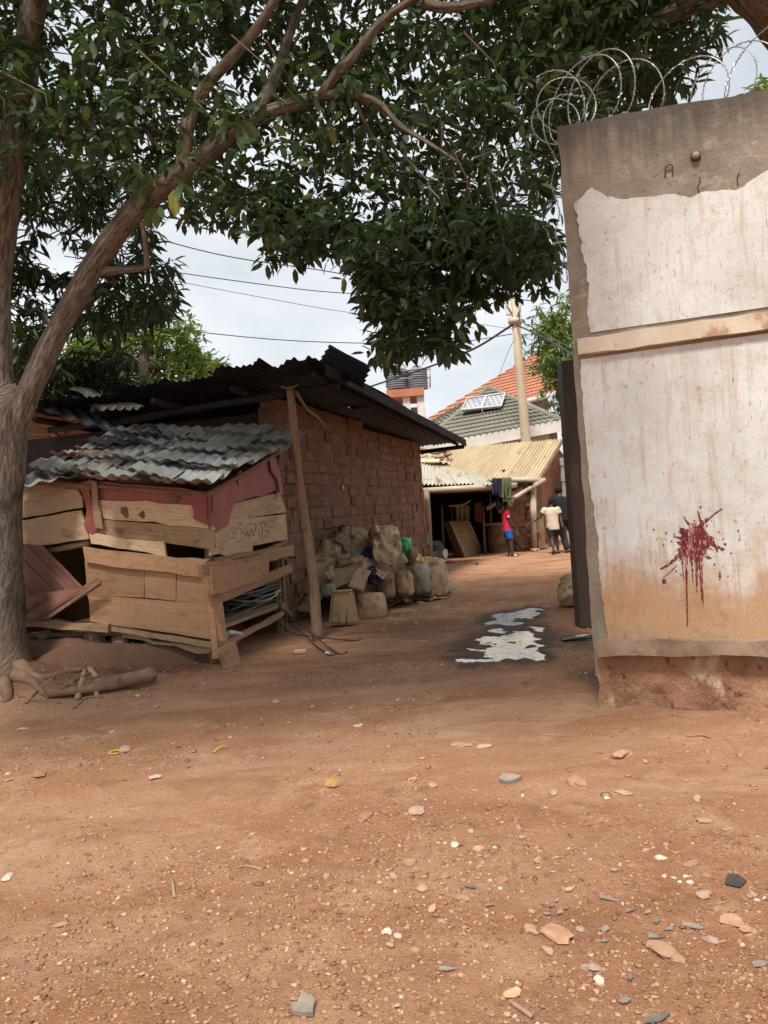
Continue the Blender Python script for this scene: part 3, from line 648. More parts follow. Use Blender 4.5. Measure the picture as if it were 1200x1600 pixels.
for P, r in segs:
    v, f, _ = tubeVF(P, r, 5); parts.append((v, f))
    ln = np.concatenate([[0], np.cumsum(np.linalg.norm(np.diff(P, axis=0), axis=1))])
    for dd in np.arange(.02, ln[-1], .042):
        i = min(np.searchsorted(ln, dd), len(P)-2); p = P[i]; d = P[i+1]-P[i]; d /= np.linalg.norm(d)+1e-9
        u = np.cross(d, rng.normal(size=3)); u /= np.linalg.norm(u); w = np.cross(d, u)
        q = np.array([p+d*.02+u*.015, p+d*.006, p-d*.02+u*.015, p-d*.006, p+d*.02-u*.015, p-d*.02-u*.015, p+w*.004, p-w*.004])
        barbs.append((q, [(0, 1, 6), (2, 3, 6), (4, 1, 7), (5, 3, 7), (1, 3, 6), (1, 3, 7)]))
v, f = join(parts); mesh('wire', v, f, MAT['wire'], rz, smooth=True)
v, f = join(barbs); tag(mesh('barbs', v, f, MAT['wire'], rz), kind='stuff')

# ================================================================== BROWN GATE POST BEHIND THE WALL
gp0 = G(914, 982); gpY = gp0.y
gt = thing('gate_post', (gp0.x+.12, gpY, 0), 'tall dark brown metal gate post behind the wall end', 'post')
zg = W(880, 572, gpY).z; zg2 = W(890, 547, gpY).z
wg = (W(938, 985, gpY)-W(912, 985, gpY)).x
b = box('gate_leaf_edge', (gp0.x+.055, gpY+.12, zg/2+.03), (.20, .22, zg+.06), MAT['rust_post'], gt, bev=.008)
b = box('post_core', (gp0.x+.23, gpY+.16, zg2/2), (.16, .2, zg2), MAT['rust_post'], gt, bev=.008)
for z in (.5, 1.5, 2.4): tube('hinge', [(gp0.x+.15, gpY-.01, z), (gp0.x+.15, gpY-.01, z+.14)], .022, MAT['rust_post'], gt, 8)

# ================================================================== MUD BRICK HOUSE
BN = Vector((W(447, 900, 9.75).x, 9.75, 0)); BF = Vector((W(664, 800, 16.9).x, 16.9, 0))
bd = (BF-BN); BL = bd.length; bd.normalize(); bl = Vector((-bd.y, bd.x, 0)); bo = -bl      # bl leftwards along front, bo outward to the right
house = thing('brick_house', BN, 'mud brick house with sagging sooty black metal roof', 'house')
RN = W(512, 566, 8.75); RF = W(726, 684, 17.6); rd = RF-RN; rl = Vector((bl.x, bl.y, 0))
def RP(s, t, up_=0.0):
    """roof point: s metres left of the right-hand edge, t from front (0) to back (1)"""
    return RN + rl*s + rd*t + Vector((0, 0, up_ - .06 - .025*s))
def bricks_on(p0, d, L, ztop, n_out, parent, rows_h=.165, bl_=.31, keep=None, core_in=.03, thick=.2, maxobj=300, min_s=0.0):
    """coursed bricks as objects (largest in view first), the rest joined"""
    ax = np.array([list(d), list(n_out), [0, 0, 1]])
    out = []
    r = 0; z = 0.0
    while z < 3.6:
        off = (.5 if r % 2 else 0)*bl_ + random.uniform(-.02, .02); s = -off
        while s < L:
            w = bl_*random.uniform(.72, 1.15); a, b = max(s, 0), min(s+w, L); s += w
            if b-a < .06: continue
            mid = (a+b)/2
            if z+rows_h*.5 > ztop(mid): continue
            out.append((mid, z+rows_h/2, b-a-.016*random.uniform(.3, 2.2), rows_h-.016*random.uniform(.4, 1.9)))
        z += rows_h*random.uniform(.97, 1.03); r += 1
    return out, ax
def brick_proto():
    ms = []
    for k in range(6):
        bm = bmesh.new(); bmesh.ops.create_cube(bm, size=1.0)
        for v in bm.verts: v.co += Vector([random.uniform(-.035, .035) for _ in range(3)])
        bmesh.ops.bevel(bm, geom=bm.edges[:], offset=.075, segments=1, affect='EDGES')
        for v in bm.verts: v.co += Vector([random.uniform(-.012, .012) for _ in range(3)])
        me = bpy.data.meshes.new('brick'); bm.to_mesh(me); bm.free(); me.materials.append(MAT['brick']); ms.append(me)
    return ms
BM = brick_proto()
ztop = lambda s: 2.98 - .03*s
lst, ax = bricks_on(BN, bd, BL, ztop, bo, house)
def depth_of(b): p = BN+bd*b[0]; return p.y
vis = [b for b in lst if b[0] > .15 and not (b[1] < .75 and b[0] < 5.2) and not (b[0] < .75 and b[1] < 1.6)]
vis.sort(key=depth_of); chosen = set(map(id, vis[:285])); rest = []
wall_right = box('wall', (BN+bd*(BL/2)-bo*.124+Vector((0, 0, 1.41))), (BL, .22, 2.82), MAT['mortar'], house, ax=np.array([list(bd), list(bo), [0, 0, 1]]))
for b in lst:
    pr = random.gauss(0, .012); c = BN+bd*b[0]+bo*(-.10+pr)+Vector((0, 0, b[1]))
    if abs(b[0]-3.15) < .1 and 1.75 < b[1] < 2.1: continue         # missing brick
    if b[0] > BL-.25: c = c + bd*random.uniform(-.05, .05)
    if id(b) in chosen:
        o = bpy.data.objects.new('brick', random.choice(BM)); COL.objects.link(o); o.parent = house; o.location = c-BN
        o.rotation_euler = (random.gauss(0, .012), random.gauss(0, .012), math.atan2(bd.y, bd.x)+random.gauss(0, .012)+random.choice((0, math.pi)))
        o.scale = (b[2], .2, b[3])
    else:
        v, f = boxVF(c, (b[2], .2, b[3]), ax); rest.append((v+rng.normal(size=v.shape)*.004, f))
v, f = join(rest); o = mesh('brick_courses', v, f, MAT['brick'], house); tag(o, kind='stuff')
# other walls
fw = BN + bl*2.05 + Vector((0, 0, 1.375)); box('sooty_wall', fw - bd*(-.12), (4.0, .2, 2.75), MAT['soot'], house, ax=np.array([list(bl), list(bd), [0, 0, 1]]))  # wall coloured near-black to stand for the shade under the eave
bw = BF + bl*2.05 + Vector((0, 0, 1.2)); box('mud_wall', bw - bd*.15, (4.0, .2, 2.3), MAT['mud_wall'], house, ax=np.array([list(bl), list(bd), [0, 0, 1]]))
lw = BN + bl*4.1 + bd*(BL/2)+Vector((0, 0, 1.2)); box('mud_wall', lw, (BL, .2, 2.4), MAT['mud_wall'], house, ax=np.array([list(bd), list(bl), [0, 0, 1]]))
# roof sheets: long black sheets laid front to back
ns = 6; wsheet = .78
for k in range(ns):
    for r, (t0, t1) in enumerate(((-.02, .36), (.33, .70), (.67, 1.0))):
        s0 = k*(wsheet-.08)-.02; s1 = s0+wsheet; ja = random.uniform(-.012, .010) if r == 0 else 0; u0 = .02*(2-r)+.012*(k % 2)
        if k == ns-1 and r == 2: continue
        sheet('roof_sheet', [RP(s0, t1, u0-.02), RP(s1, t1, u0-.02), RP(s1, t0+ja, u0), RP(s0, t0+ja, u0)], MAT['sheet_black'], house, 9, .014, 5, 8, warp=.04 if r == 0 else .015, rag=.06 if r == 0 else .01, curl=.07 if r == 0 else 0, trap=False)
# loose sheet lying tilted on the near corner, curled pieces at the left end
lsh = [W(500, 556, 9.7), W(516, 538, 9.7), W(578, 572, 8.9), W(572, 590, 8.9)]
sheet('loose_roof_sheet', [W(496, 570, 9.7), W(516, 538, 9.3), W(578, 573, 8.9), W(566, 606, 9.2)], MAT['sheet_black'], house, 4, .02, 6, 6, warp=.02)
sheet('loose_roof_sheet', [W(150, 628, 10.6), W(62, 628, 10.2), W(70, 640, 9.6), W(215, 680, 9.4)], MAT['sheet_black'], house, 5, .02, 6, 6, warp=.05)
sheet('loose_roof_sheet', [W(235, 655, 9.5), W(130, 684, 9.4), W(175, 692, 8.7), W(262, 682, 8.7)], MAT['sheet_black'], house, 5, .02, 6, 6, warp=.05)
sheet('curled_roof_sheet', [W(128, 612, 11.5), W(110, 606, 11.0), W(158, 642, 9.6), W(225, 632, 9.4)], MAT['sheet_grey'], house, 5, .025, 6, 6, warp=.06, rag=.05)
# rafters and purlins under the roof
for s in (.15, 1.2, 2.3, 3.2, 4.1): tube('rafter', [RP(s, -.01, -.09), RP(s+.05, .5, -.1), RP(s, .98, -.09)], [.045, .05, .04], MAT['soot'], house, 7, .15, int(s*9))  # near-black tone stands for the shade under the eave
for t in (.03, .97): tube('purlin', [RP(-.02, t, -.17), RP(.8, t, -.18), RP(1.7, t, -.18), RP(2.8, t+.004, -.19), RP(4.2, t, -.18)], [.05, .05, .05, .055, .045], MAT['soot'], house, 7, .15, int(t*50))  # near-black tone stands for the shade under the eave
board('fascia_board', [RP(-.03, -.01, .01), RP(-.03, 1.0, .01), RP(-.03, 1.0, -.14), RP(-.03, -.01, -.12)], .03, MAT['soot'], house, 14, 3, .012, .01)  # near-black tone stands for the shade under the eave
tube('bent_strut', [W(462, 612, 9.0), W(480, 640, 9.4), W(496, 652, 9.7), W(508, 668, 10.0)], [.025, .022, .02, .015], MAT['pole_wood'], house, 6, .1, 3, res=3)
box('patch', BN+bd*2.3+bo*.012+Vector((0, 0, 1.78)), (.05, .02, .07), MAT['chip_white'], house, ax=ax)
# wooden post holding up the eave, leaning
pb = GP(497, 1000); ptp = W(453, 606, 8.95)
pl = thing('leaning_pole', pb, 'rough wooden pole leaning up to hold the black eave', 'pole')
tube('pole_shaft', [pb-Vector((0, 0, .08)), pb.lerp(ptp, .3)+Vector((.02, 0, 0)), pb.lerp(ptp, .6)+Vector((-.012, 0, 0)), ptp], [.062, .056, .052, .047], MAT['pole_wood'], pl, 10, .12, 4, res=5)
tube('lashing', [ptp+Vector((-.1, -.03, .02)), ptp+Vector((0, -.07, -.02)), ptp+Vector((.1, 0, .03))], .012, MAT['pole_wood'], pl, 6, res=3)

# ================================================================== WOODEN SHACK
def SF(px, py, off=0.0): return PL(px, py, SH_A, SH_B, off)
def SR(px, py, off=0.0): return PL(px, py, SH_A, SH_C, off)
MAT['rib_sheet'] = M('brown_rib_sheet', (.185, .085, .065), (.235, .12, .09), 4, .6, 'UV', (1, 1, 1), .3, 20, c3=(.27, .17, .115), s3=1.6, t3=.55, var=.1)
shack = thing('plank_shack', SH_A, 'ramshackle shack of mismatched planks under loose grey roof sheets', 'shack')
def fb(name, q, mat, off=0.0, th=.025, par=None, **k): return board(name, [SF(*p, off) for p in q], th, MAT[mat], par or shack, **k)
def rb(name, q, mat, off=0.0, th=.025, par=None, **k): return board(name, [SR(*p, off) for p in q], th, MAT[mat], par or shack, **k)
fb('sheet_strip', [(147, 752), (331, 768), (331, 800), (147, 783)], 'maroon', -.012, .006)
p1 = fb('plank', [(143, 779), (318, 790), (332, 826), (156, 809)], 'plank_pale', .012, rag=.012)
for kx, ky, r in ((198, 801, .055), (224, 804, .038)):
    c = SF(kx, ky, .020); nn = (SF(kx, ky, 1)-SF(kx, ky, 0)).normalized(); nn = Vector((0, 0, CAMH))-c; nn.z = 0; nn.normalize()
    V, Fc, uv = tubeVF([c-nn*.012, c+nn*.003], [r, r*.8], 9, .3, int(kx)); mesh('knot', V, Fc, MAT['plank_dark'], p1)
fb('plank', [(140, 811), (334, 824), (334, 859), (139, 834)], 'plank_mid', .004)
fb('plank', [(140, 832), (256, 849), (257, 868), (142, 848)], 'plank_pale', .03, rag=.014)
fb('plank', [(131, 856), (322, 877), (311, 903), (132, 880)], 'plank_brown', .035, .04, rag=.014)
fb('plank', [(133, 876), (225, 884), (225, 934), (136, 930)], 'plank_brown', .0, rag=.004)
fb('plank', [(226, 884), (274.5, 891), (275, 938.5), (226, 934.5)], 'plank_brown', .004, rag=.004)
fb('plank', [(275.5, 891), (327, 901), (328, 943), (276, 939)], 'plank_brown', .0, rag=.004)
fb('plank', [(137, 930), (334, 944), (335, 957), (138, 936)], 'plank_brown', .008, rag=.003)
fb('plank', [(138, 935), (336, 957), (349, 1001), (140, 971)], 'plank_brown', .022, rag=.005)
fb('floor_beam', [(168, 976), (328, 1004), (328, 1013), (169, 985)], 'plank_mid', .01, .05)
fb('floor_beam', [(28, 968), (168, 976), (167, 987), (28, 980)], 'plank_mid', .05, .08, rag=.014)
fb('floor_beam', [(190, 990), (330, 1014), (326, 1021), (190, 996)], 'plank_mid', -.04, .06, rag=.02)
# left section
fb('plank', [(5, 752), (126, 755), (62, 782), (5, 786)], 'plank_pale', .0, rag=.012)
fb('plank', [(5, 790), (121, 762), (129, 794), (5, 816)], 'plank_pale', .02, rag=.012)
fb('plank', [(5, 818), (127, 797), (139, 842), (5, 860)], 'plank_pale', .03, rag=.006)
tube('rail', [SF(2, 757, .02), SF(70, 752, .03), SF(145, 763, .03)], [.035, .04, .03], MAT['pole_wood'], shack, 8, .12, 2, res=3)
fb('torn_sheet', [(119, 758), (139, 752), (158, 824), (140, 838)], 'maroon', .045, .006, rag=.05, warp=.02, nx=5, ny=9)
fb('batten', [(139, 752), (148, 752), (160, 826), (150, 824)], 'plank_mid', .05, .02, nx=3, ny=7)
ls1 = plate('leaning_sheet', [SF(*p, .04) for p in ((0, 846), (66, 853), (97, 888), (128, 921), (60, 928), (0, 936))], .006, MAT['rib_sheet'], shack)
for a, b in (((8, 852), (78, 926)), ((36, 852), (104, 924)), ((62, 854), (124, 920)), ((0, 880), (44, 930))): board('rib', [SF(*a, .055), SF(a[0]+5, a[1], .055), SF(b[0]+5, b[1]-1, .055), SF(*b, .055)], .02, MAT['rib_sheet'], ls1, 3, 6, .003, .002)
ls2 = plate('leaning_sheet', [SF(*p, .12) for p in ((0, 932), (70, 926), (126, 918), (152, 902), (159, 914), (118, 940), (74, 968), (0, 968))], .006, MAT['rib_sheet'], shack)
for a, b in (((155, 905), (72, 964)), ((70, 928), (20, 966)), ((122, 922), (50, 966))): board('rib', [SF(*a, .135), SF(a[0]+4, a[1]+4, .135), SF(b[0]+4, b[1]+3, .135), SF(*b, .135)], .02, MAT['rib_sheet'], ls2, 3, 6, .003, .002)
tube('rail', [SF(62, 864, -.05), SF(140, 848, -.04)], [.03, .035], MAT['pole_wood'], shack, 7, .1, 5)
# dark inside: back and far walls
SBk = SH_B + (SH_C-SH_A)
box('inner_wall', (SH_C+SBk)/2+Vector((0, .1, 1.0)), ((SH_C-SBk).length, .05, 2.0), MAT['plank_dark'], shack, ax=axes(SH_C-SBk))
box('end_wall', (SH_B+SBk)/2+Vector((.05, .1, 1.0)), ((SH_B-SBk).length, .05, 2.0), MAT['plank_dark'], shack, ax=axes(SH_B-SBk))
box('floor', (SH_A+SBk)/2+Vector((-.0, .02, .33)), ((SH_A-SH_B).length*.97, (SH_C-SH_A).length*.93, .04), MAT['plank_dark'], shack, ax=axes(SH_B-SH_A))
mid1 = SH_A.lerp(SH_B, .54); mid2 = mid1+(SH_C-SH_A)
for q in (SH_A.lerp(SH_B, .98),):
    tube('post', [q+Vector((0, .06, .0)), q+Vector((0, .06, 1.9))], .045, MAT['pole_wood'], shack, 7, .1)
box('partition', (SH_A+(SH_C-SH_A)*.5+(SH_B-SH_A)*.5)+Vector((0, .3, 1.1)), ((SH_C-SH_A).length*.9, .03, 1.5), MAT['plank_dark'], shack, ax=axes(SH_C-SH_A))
# right face
def rpoly(name, pts, mat, off, th): return plate(name, [SR(*p, off) for p in pts], th, MAT[mat], shack)
rpoly('plank', [(337, 800), (364, 787), (437, 769), (448, 800), (360, 813), (338, 816)], 'plank_pale', .008, .025)
scr = rpoly('plank', [(335, 815), (359, 812), (446, 803.5), (449.5, 842), (400, 852), (330, 868), (332, 838)], 'plank_pale', .012, .028)
tag(scr, 'pale plank with scratched scrawl')
for st in (((362, 829), (366, 834), (370, 826)), ((371, 818), (378, 817), (373, 824), (381, 832), (384, 838), (370, 848)), ((384, 824), (388, 838), (393, 826), (396, 838), (401, 820)),
           ((389, 820), (397, 818), (400, 826), (392, 832)), ((404, 819), (412, 815), (416, 822), (408, 827), (417, 830), (414, 840), (406, 838), (404, 826)), ((408, 820), (410, 838)), ((418, 828), (422, 834))):
    tube('scrawl', [SR(*p, .0135) for p in st], .0028, MAT['cable_black'], scr, 4, res=4)
rpoly('sheet_flap', [(321, 770), (360, 748), (400, 727), (428, 712), (432, 745), (435, 764), (412, 775), (397, 776), (366, 786), (361, 800), (357, 820), (337, 833), (327, 826), (322, 800)], 'maroon', .04, .005)
rpoly('sheet_fold', [(370, 742), (376, 735), (381, 738), (376, 758), (373, 757)], 'maroon', .055, .004)
rpoly('sheet_fold', [(421, 716), (430, 712), (438, 738), (443, 772), (438, 776), (434, 750), (424, 736)], 'maroon', .07, .004)
fb('sheet_flap', [(298, 772), (331, 770), (331, 826), (300, 806)], 'maroon', .035, .005, rag=.02, nx=6, ny=6)
rpoly('plank', [(350, 855), (395, 848), (395, 868), (372, 875), (345, 866)], 'plank_pale', .02, .02)
tube('crossbar', [SR(335, 876, -.03), SR(372, 869, .03), SR(415, 861, .0), SR(446, 846, -.08)], [.035, .03, .03, .035], MAT['pole_wood'], shack, 7, .12, 3, res=3)
rb('rail', [(315, 882), (460, 851), (460, 867), (317, 902)], 'plank_brown', .035, .04)
rb('plank', [(331, 888), (420, 871), (420, 901), (335, 931)], 'plank_brown', .065, .03, rag=.01)
rb('rail', [(330, 924), (456, 881), (457, 895), (333, 947)], 'plank_brown', .04, .035)
tube('post', [SR(326, 850, -.09), SR(329, 940, -.09), SR(336, 1036, -.06)], [.04, .042, .045], MAT['plank_mid'], shack, 6, .08, 2)
board('post', [SR(334, 940, .03), SR(348, 938, .03), SR(357, 1018, .05), SR(341, 1030, .05)], .06, MAT['plank_brown'], shack, 4, 7)
board('brace', [SR(344, 1012, .16), SR(368, 1001, .16), SR(378, 1043, .20), SR(359, 1052, .20)], .05, MAT['plank_brown'], shack, 4, 6)
board('post', [SR(433, 846, -.05), SR(442, 844, -.05), SR(451, 992, -.05), SR(442, 996, -.05)], .07, MAT['plank_mid'], shack, 3, 8)
tube('crossbar', [SR(438, 945, .02), SR(455, 962, .06)], .03, MAT['pole_wood'], shack, 7, .1)
# slatted shelf for the cable
for k, (o1, o2) in enumerate(((0, .0), (-.16, .01), (-.32, .0), (-.48, -.01))):
    a = SR(346, 1000, o1); b_ = SR(446, 952, o1); a.z = b_.z = .36+o2
    n = Vector((-(b_-a).y, (b_-a).x, 0)).normalized()*.13
    board('shelf_slat', [a+n, b_+n, b_, a], .03, MAT['plank_mid'], shack, 7, 3, face=(0, 0, 1))
a = SR(350, 1006, .02); b_ = SR(448, 960, .02)
rb('shelf_rail', [(350, 1003), (443, 955), (443, 962), (352, 1014)], 'plank_brown', .03, .04)
# stones the shack stands on
def lump(name, c, size, mat, parent=None, seed=0, rough=.28, sub=2, flat=0.0, rotz=0.0, smooth=False):
    bm = bmesh.new(); bmesh.ops.create_icosphere(bm, subdivisions=sub, radius=1.0)
    P = np.array([v.co[:] for v in bm.verts]); f = [tuple(v.index for v in q.verts) for q in bm.faces]; bm.free()
    r = 1+rough*fbm(P[:, 0]*1.3+seed*3.7, P[:, 1]*1.3+seed, P[:, 2]*1.3, s=seed % 97, o=3); P = P*r[:, None]
    if flat: P[:, 2] = np.sign(P[:, 2])*np.abs(P[:, 2])**(1-flat*.5)
    P = P*np.array(size)/2; c_, s_ = math.cos(rotz), math.sin(rotz); P = P @ np.array([[c_, s_, 0], [-s_, c_, 0], [0, 0, 1]])
    return mesh(name, P+np.array(c), f, mat, parent, smooth=smooth)
for i, (px, py, w, h) in enumerate(((103, 1000, .26, .2), (148, 993, .28, .22), (187, 1000, .2, .2), (236, 1008, .24, .2), (70, 990, .2, .16))):
    p = SF(px, py+5, -.10); tag(lump('footing_stone', (p.x, p.y, p.z), (w*.8, w*.7, h*.85), MAT['stone_dark'], None, 30+i, .35, 2), ['footing stone under the shack just right of the tree', 'footing stone under the left end of the brown boards', 'third footing stone from the tree under the shack', 'rightmost footing stone under the shack front', 'footing stone half hidden behind the tree trunk'][i], 'stone', 'stones under the shack')
# roof: overlapping stepped sheets
c00, c10, c01, c11 = W(30, 748, 7.35), W(325, 772, 6.8), W(205, 668, 9.7), W(482, 679, 9.35)     # front-left, front-right, back-left, back-right
def SRF(s, t, up_=0.0):
    return c00*((1-s)*(1-t)) + c10*(s*(1-t)) + c01*((1-s)*t) + c11*(s*t) + Vector((0, 0, up_))
for r, (t0, t1) in enumerate(((.70, 1.02), (.46, .78), (.22, .54), (-.02, .30))):
    cols = ((0, .24), (.18, .42), (.37, .62), (.58, .82), (.76, 1.0))
    for k, (s0, s1) in enumerate(cols):
        j = lambda a: random.uniform(-a, a); ds = j(.025); u0 = .014*r+.022*(k % 2)+j(.014); dt = j(.05)
        if r == 3 and k == 1: dt += .06; u0 -= .03
        if r == 3 and k == 4: ds = 0; dt = -.0; u0 = .06
        sheet('roof_sheet', [SRF(s0+ds+j(.03), t1+j(.02), u0), SRF(s1+ds+j(.03), t1+j(.02), u0+j(.03)), SRF(s1+ds+j(.02), t0+dt+j(.03), u0+.03), SRF(s0+ds+j(.02), t0+dt+j(.03), u0+.03+j(.03))],
              MAT['sheet_grey'] if not (r == 2 and k == 0 and False) else MAT['maroon'], shack, 4, .011, 8, 8, step=-.055, nstep=2, warp=.028, rag=.025, curl=.04)
for q, m in (([(150, 700, 8.6), (100, 712, 8.2), (150, 722, 7.7), (225, 706, 8.0)], 'plank_mid'), ([(96, 712, 8.3), (62, 716, 8.1), (70, 730, 7.6), (132, 708, 7.9)], 'maroon'), ([(190, 676, 9.0), (128, 684, 8.8), (160, 693, 8.2), (240, 690, 8.4)], 'sheet_black'), ([(120, 722, 8.0), (30, 742, 7.5), (40, 762, 7.0), (130, 740, 7.4)], 'sheet_grey')):
    sheet('roof_scrap', [W(*p) for p in q], MAT[m], shack, 3, .014, 6, 6, warp=.03, rag=.03)
tube('roof_batten', [SRF(.04, .12, -.10), SRF(.5, .115, -.11), SRF(.96, .12, -.10)], .022, MAT['pole_wood'], shack, 6, .1)
tube('roof_batten', [SRF(.93, .1, -.09), SRF(.93, .5, -.1), SRF(.93, .9, -.09)], .022, MAT['pole_wood'], shack, 6, .1)
tube('beam_end', [SF(262, 782, .10), SF(292, 776, -.1)], [.025, .03], MAT['pole_wood'], shack, 7, .15)
# things lying on the shack roof
for i, (px, py, Y, sz, m, nm, lb, ct) in enumerate((
    (226, 682, 9.2, (.34, .2, .10), 'cloth_pink', 'orange_rag', 'crumpled red and orange rag on the shack roof', 'rag'),
    (186, 694, 8.9, (.30, .2, .08), 'fascia', 'white_plastic_scrap', 'crushed white plastic scrap on the shack roof', 'scrap'),
    (216, 688, 9.0, (.22, .16, .07), 'yellow_bag', 'yellow_wrapper', 'small faded yellow wrapper beside the red rag on the roof', 'wrapper'),
    (282, 698, 8.9, (.34, .22, .10), 'twig', 'rubble_heap', 'little heap of twigs and rubble on the shack roof', 'rubble'))):
    p = W(px, py, Y); o = lump(nm, p, sz, MAT[m], None, 60+i, .5); tag(o, lb, ct)
p = W(262, 690, 8.9); t_ = thing('metal_can', p-Vector((0, 0, .08)), 'open dark metal can standing on the shack roof', 'can')
tube('can_body', [p-Vector((0, 0, .09)), p-Vector((0, 0, .04)), p+Vector((0, 0, .08))], [.075, .08, .08], MAT['slate'], t_, 12)
tube('handle', [W(254, 686, 8.85), W(258, 674, 8.85), W(270, 676, 8.9), W(274, 688, 8.95)], .006, MAT['steel'], t_, 5, res=5)
lump('brick_piece', W(274, 692, 8.85), (.12, .1, .14), MAT['block'], None, 71, .15); tag(bpy.context.scene.objects['brick_piece'], 'grey block piece beside the can on the shack roof', 'block')
tube('bent_wire', [W(233, 690, 8.9), W(232, 672, 9.0), W(240, 665, 9.2), W(246, 668, 9.3)], .004, MAT['cable_black'], None, 5, res=5)
tag(bpy.context.scene.objects['bent_wire'], 'thin wire loop sticking up from the shack roof', 'wire')
# coil of cable on the shelf
cc = SR(400, 966, -.30); cc.z = .47
coil = thing('cable_coil', (cc.x, cc.y, .38), 'tangled coil of grey green cable on the shack shelf', 'cable')
sdv = (SH_C-SH_A).normalized(); snv = Vector((-sdv.y, sdv.x, 0))
for k in range(15):
    pts = []; ra = .60+random.uniform(-.22, .12); rb_ = .22+random.uniform(-.08, .05); z0 = .41+.016*k; ph = random.random()*6
    for a in np.linspace(0, 6.1+random.uniform(-1, 1), 26):
        pts.append(cc + sdv*(ra*math.cos(a)+random.uniform(-.01, .01)) + snv*(rb_*math.sin(a)) + Vector((0, 0, z0-.47+.05*math.sin(a*2+ph)+.07*math.cos(a+ph))))
    tube('cable_loop', pts, .011, MAT['cable_green'], coil, 6, res=2)
tube('cable_end', [W(395, 945, 7.9), W(425, 935, 7.8), W(439, 920, 7.9)], .009, MAT['cable_green'], coil, 6, res=4)
for k, (a, b2, c) in enumerate((((440, 958, 9.0), (480, 985, 8.3), (527, 1022, 0)), ((440, 962, 9.0), (470, 988, 8.4), (512, 1024, 0)), ((436, 975, 8.8), (460, 990, 8.2), (548, 1002, 0)))):
    o = tube('loose_cable', [W(*a), W(*b2), GP(c[0], c[1])+Vector((0, 0, .01)), GP(c[0]+16, c[1]-2)+Vector((0, 0, .012))], .0075, MAT['cable_black'], None, 6, res=8)
    tag(o, ['loose black cable trailing from the coil down to the ground', 'second black cable trailing just inside the first', 'lowest black cable reaching the ground by the leaning pole'][k], 'cable')
o = lump('white_litter', SR(358, 990, -.08), (.2, .16, .08), MAT['fascia'], None, 77, .6); tag(o, 'crumpled white plastic at the near end of the cable shelf', 'litter')

# ================================================================== PILE OF SACKS
def sack(name, c, size, mat, label, cat='sack', seed=1, rotz=0.0, tilt=0.0, neck=None, parent=None, group=None, wr=.10):
    n, m = 44, 30; V = []; Fc = []
    for j in range(m+1):
        ph = -math.pi/2+math.pi*j/m
        for i in range(n):
            th = 2*math.pi*i/n; e = .75
            cx = np.sign(math.cos(th))*abs(math.cos(th))**e; cy = np.sign(math.sin(th))*abs(math.sin(th))**e
            k = max(math.cos(ph), 0)**.55; V.append((cx*k, cy*k, np.sign(math.sin(ph))*abs(math.sin(ph))**.8))
    for j in range(m):
        for i in range(n): Fc.append((j*n+i, j*n+(i+1) % n, (j+1)*n+(i+1) % n, (j+1)*n+i))
    P = np.array(V); s = seed
    r = 1+wr*fbm(P[:, 0]*2+s, P[:, 1]*2, P[:, 2]*1.2, s=s, o=3) + wr*.55*np.abs(fbm(P[:, 0]*5+s, P[:, 1]*5, P[:, 2]*2.5, s=s+9, o=3))
    for q, (fr_, am) in enumerate(((1.7, .15), (3.6, .09), (7.5, .05))):
        cx_ = vn(P[:, 0]*1.3+s, P[:, 1]*1.3, P[:, 2]*1.3, s=s+20)*.5; w_ = vn(P[:, 0]*fr_+s*1.3+cx_, P[:, 1]*fr_, P[:, 2]*fr_*.8+cx_*2, s=s+30+q); r = r-am*wr*10*(.35-np.abs(w_))*.8
    P = P*r[:, None]; P[:, 2] = np.where(P[:, 2] < -.5, -.5+(P[:, 2]+.5)*.45, P[:, 2])
    P = P*np.array(size)/2
    if neck: tz = P[:, 2] > size[2]*neck[0]*.5; f = np.where(tz, neck[1], 1.0); P[:, 0] *= f; P[:, 1] *= f
    ct, st = math.cos(tilt), math.sin(tilt); P = P @ np.array([[1, 0, 0], [0, ct, st], [0, -st, ct]])
    c_, s_ = math.cos(rotz), math.sin(rotz); P = P @ np.array([[c_, s_, 0], [-s_, c_, 0], [0, 0, 1]])
    o = mesh(name, P+np.array(c), Fc, MAT[mat], parent, smooth=True)
    if parent is None: tag(o, label, cat, group)
    return o
def cloth(name, q, mat, label, cat, amp=.05, nx=16, ny=12, thick=.006, seed=3, sc=4, parent=None):
    C = [np.array(W(*p)) for p in q]; s, t = np.meshgrid(np.linspace(0, 1, nx), np.linspace(0, 1, ny))
    P = ((1-s)*(1-t))[..., None]*C[0] + (s*(1-t))[..., None]*C[1] + (s*t)[..., None]*C[2] + ((1-s)*t)[..., None]*C[3]
    n = np.cross(C[1]-C[0], C[3]-C[0]); n /= np.linalg.norm(n)
    if n[1] > 0: n = -n
    P = P + (amp*fbm(s*sc+seed, t*sc, s=seed, o=3))[..., None]*n + (amp*.5*fbm(s*sc+seed, t*sc, s=seed+5, o=2))[..., None]*(C[1]-C[0])/np.linalg.norm(C[1]-C[0])
    V, Fc = grid_solid(P, thick, n); uv = np.stack([s, t], -1).reshape(-1, 2)*1.0+seed
    o = mesh(name, V, Fc, MAT[mat], parent, np.concatenate([uv, uv]), smooth=True)
    if parent is None: tag(o, label, cat)
    return o
def sk(px0, py0, px1, py1, Y, dpt, mat, label, seed, name='sack', cat='sack', **k):
    a, b = W(px0, py0, Y), W(px1, py1, Y); c = (a+b)/2
    return sack(name, (c.x, Y+dpt*.3, c.z), (abs(b.x-a.x)*1.05, dpt, abs(a.z-b.z)*1.08), mat, label, cat, seed, **k)
sk(656, 878, 703, 937, 11.3, .6, 'sack_pale', 'pale full sack at the alley end of the pile', 3)
sk(640, 884, 674, 934, 11.0, .55, 'grey_cloth', 'greyish green sack next to the pale end sack', 5)
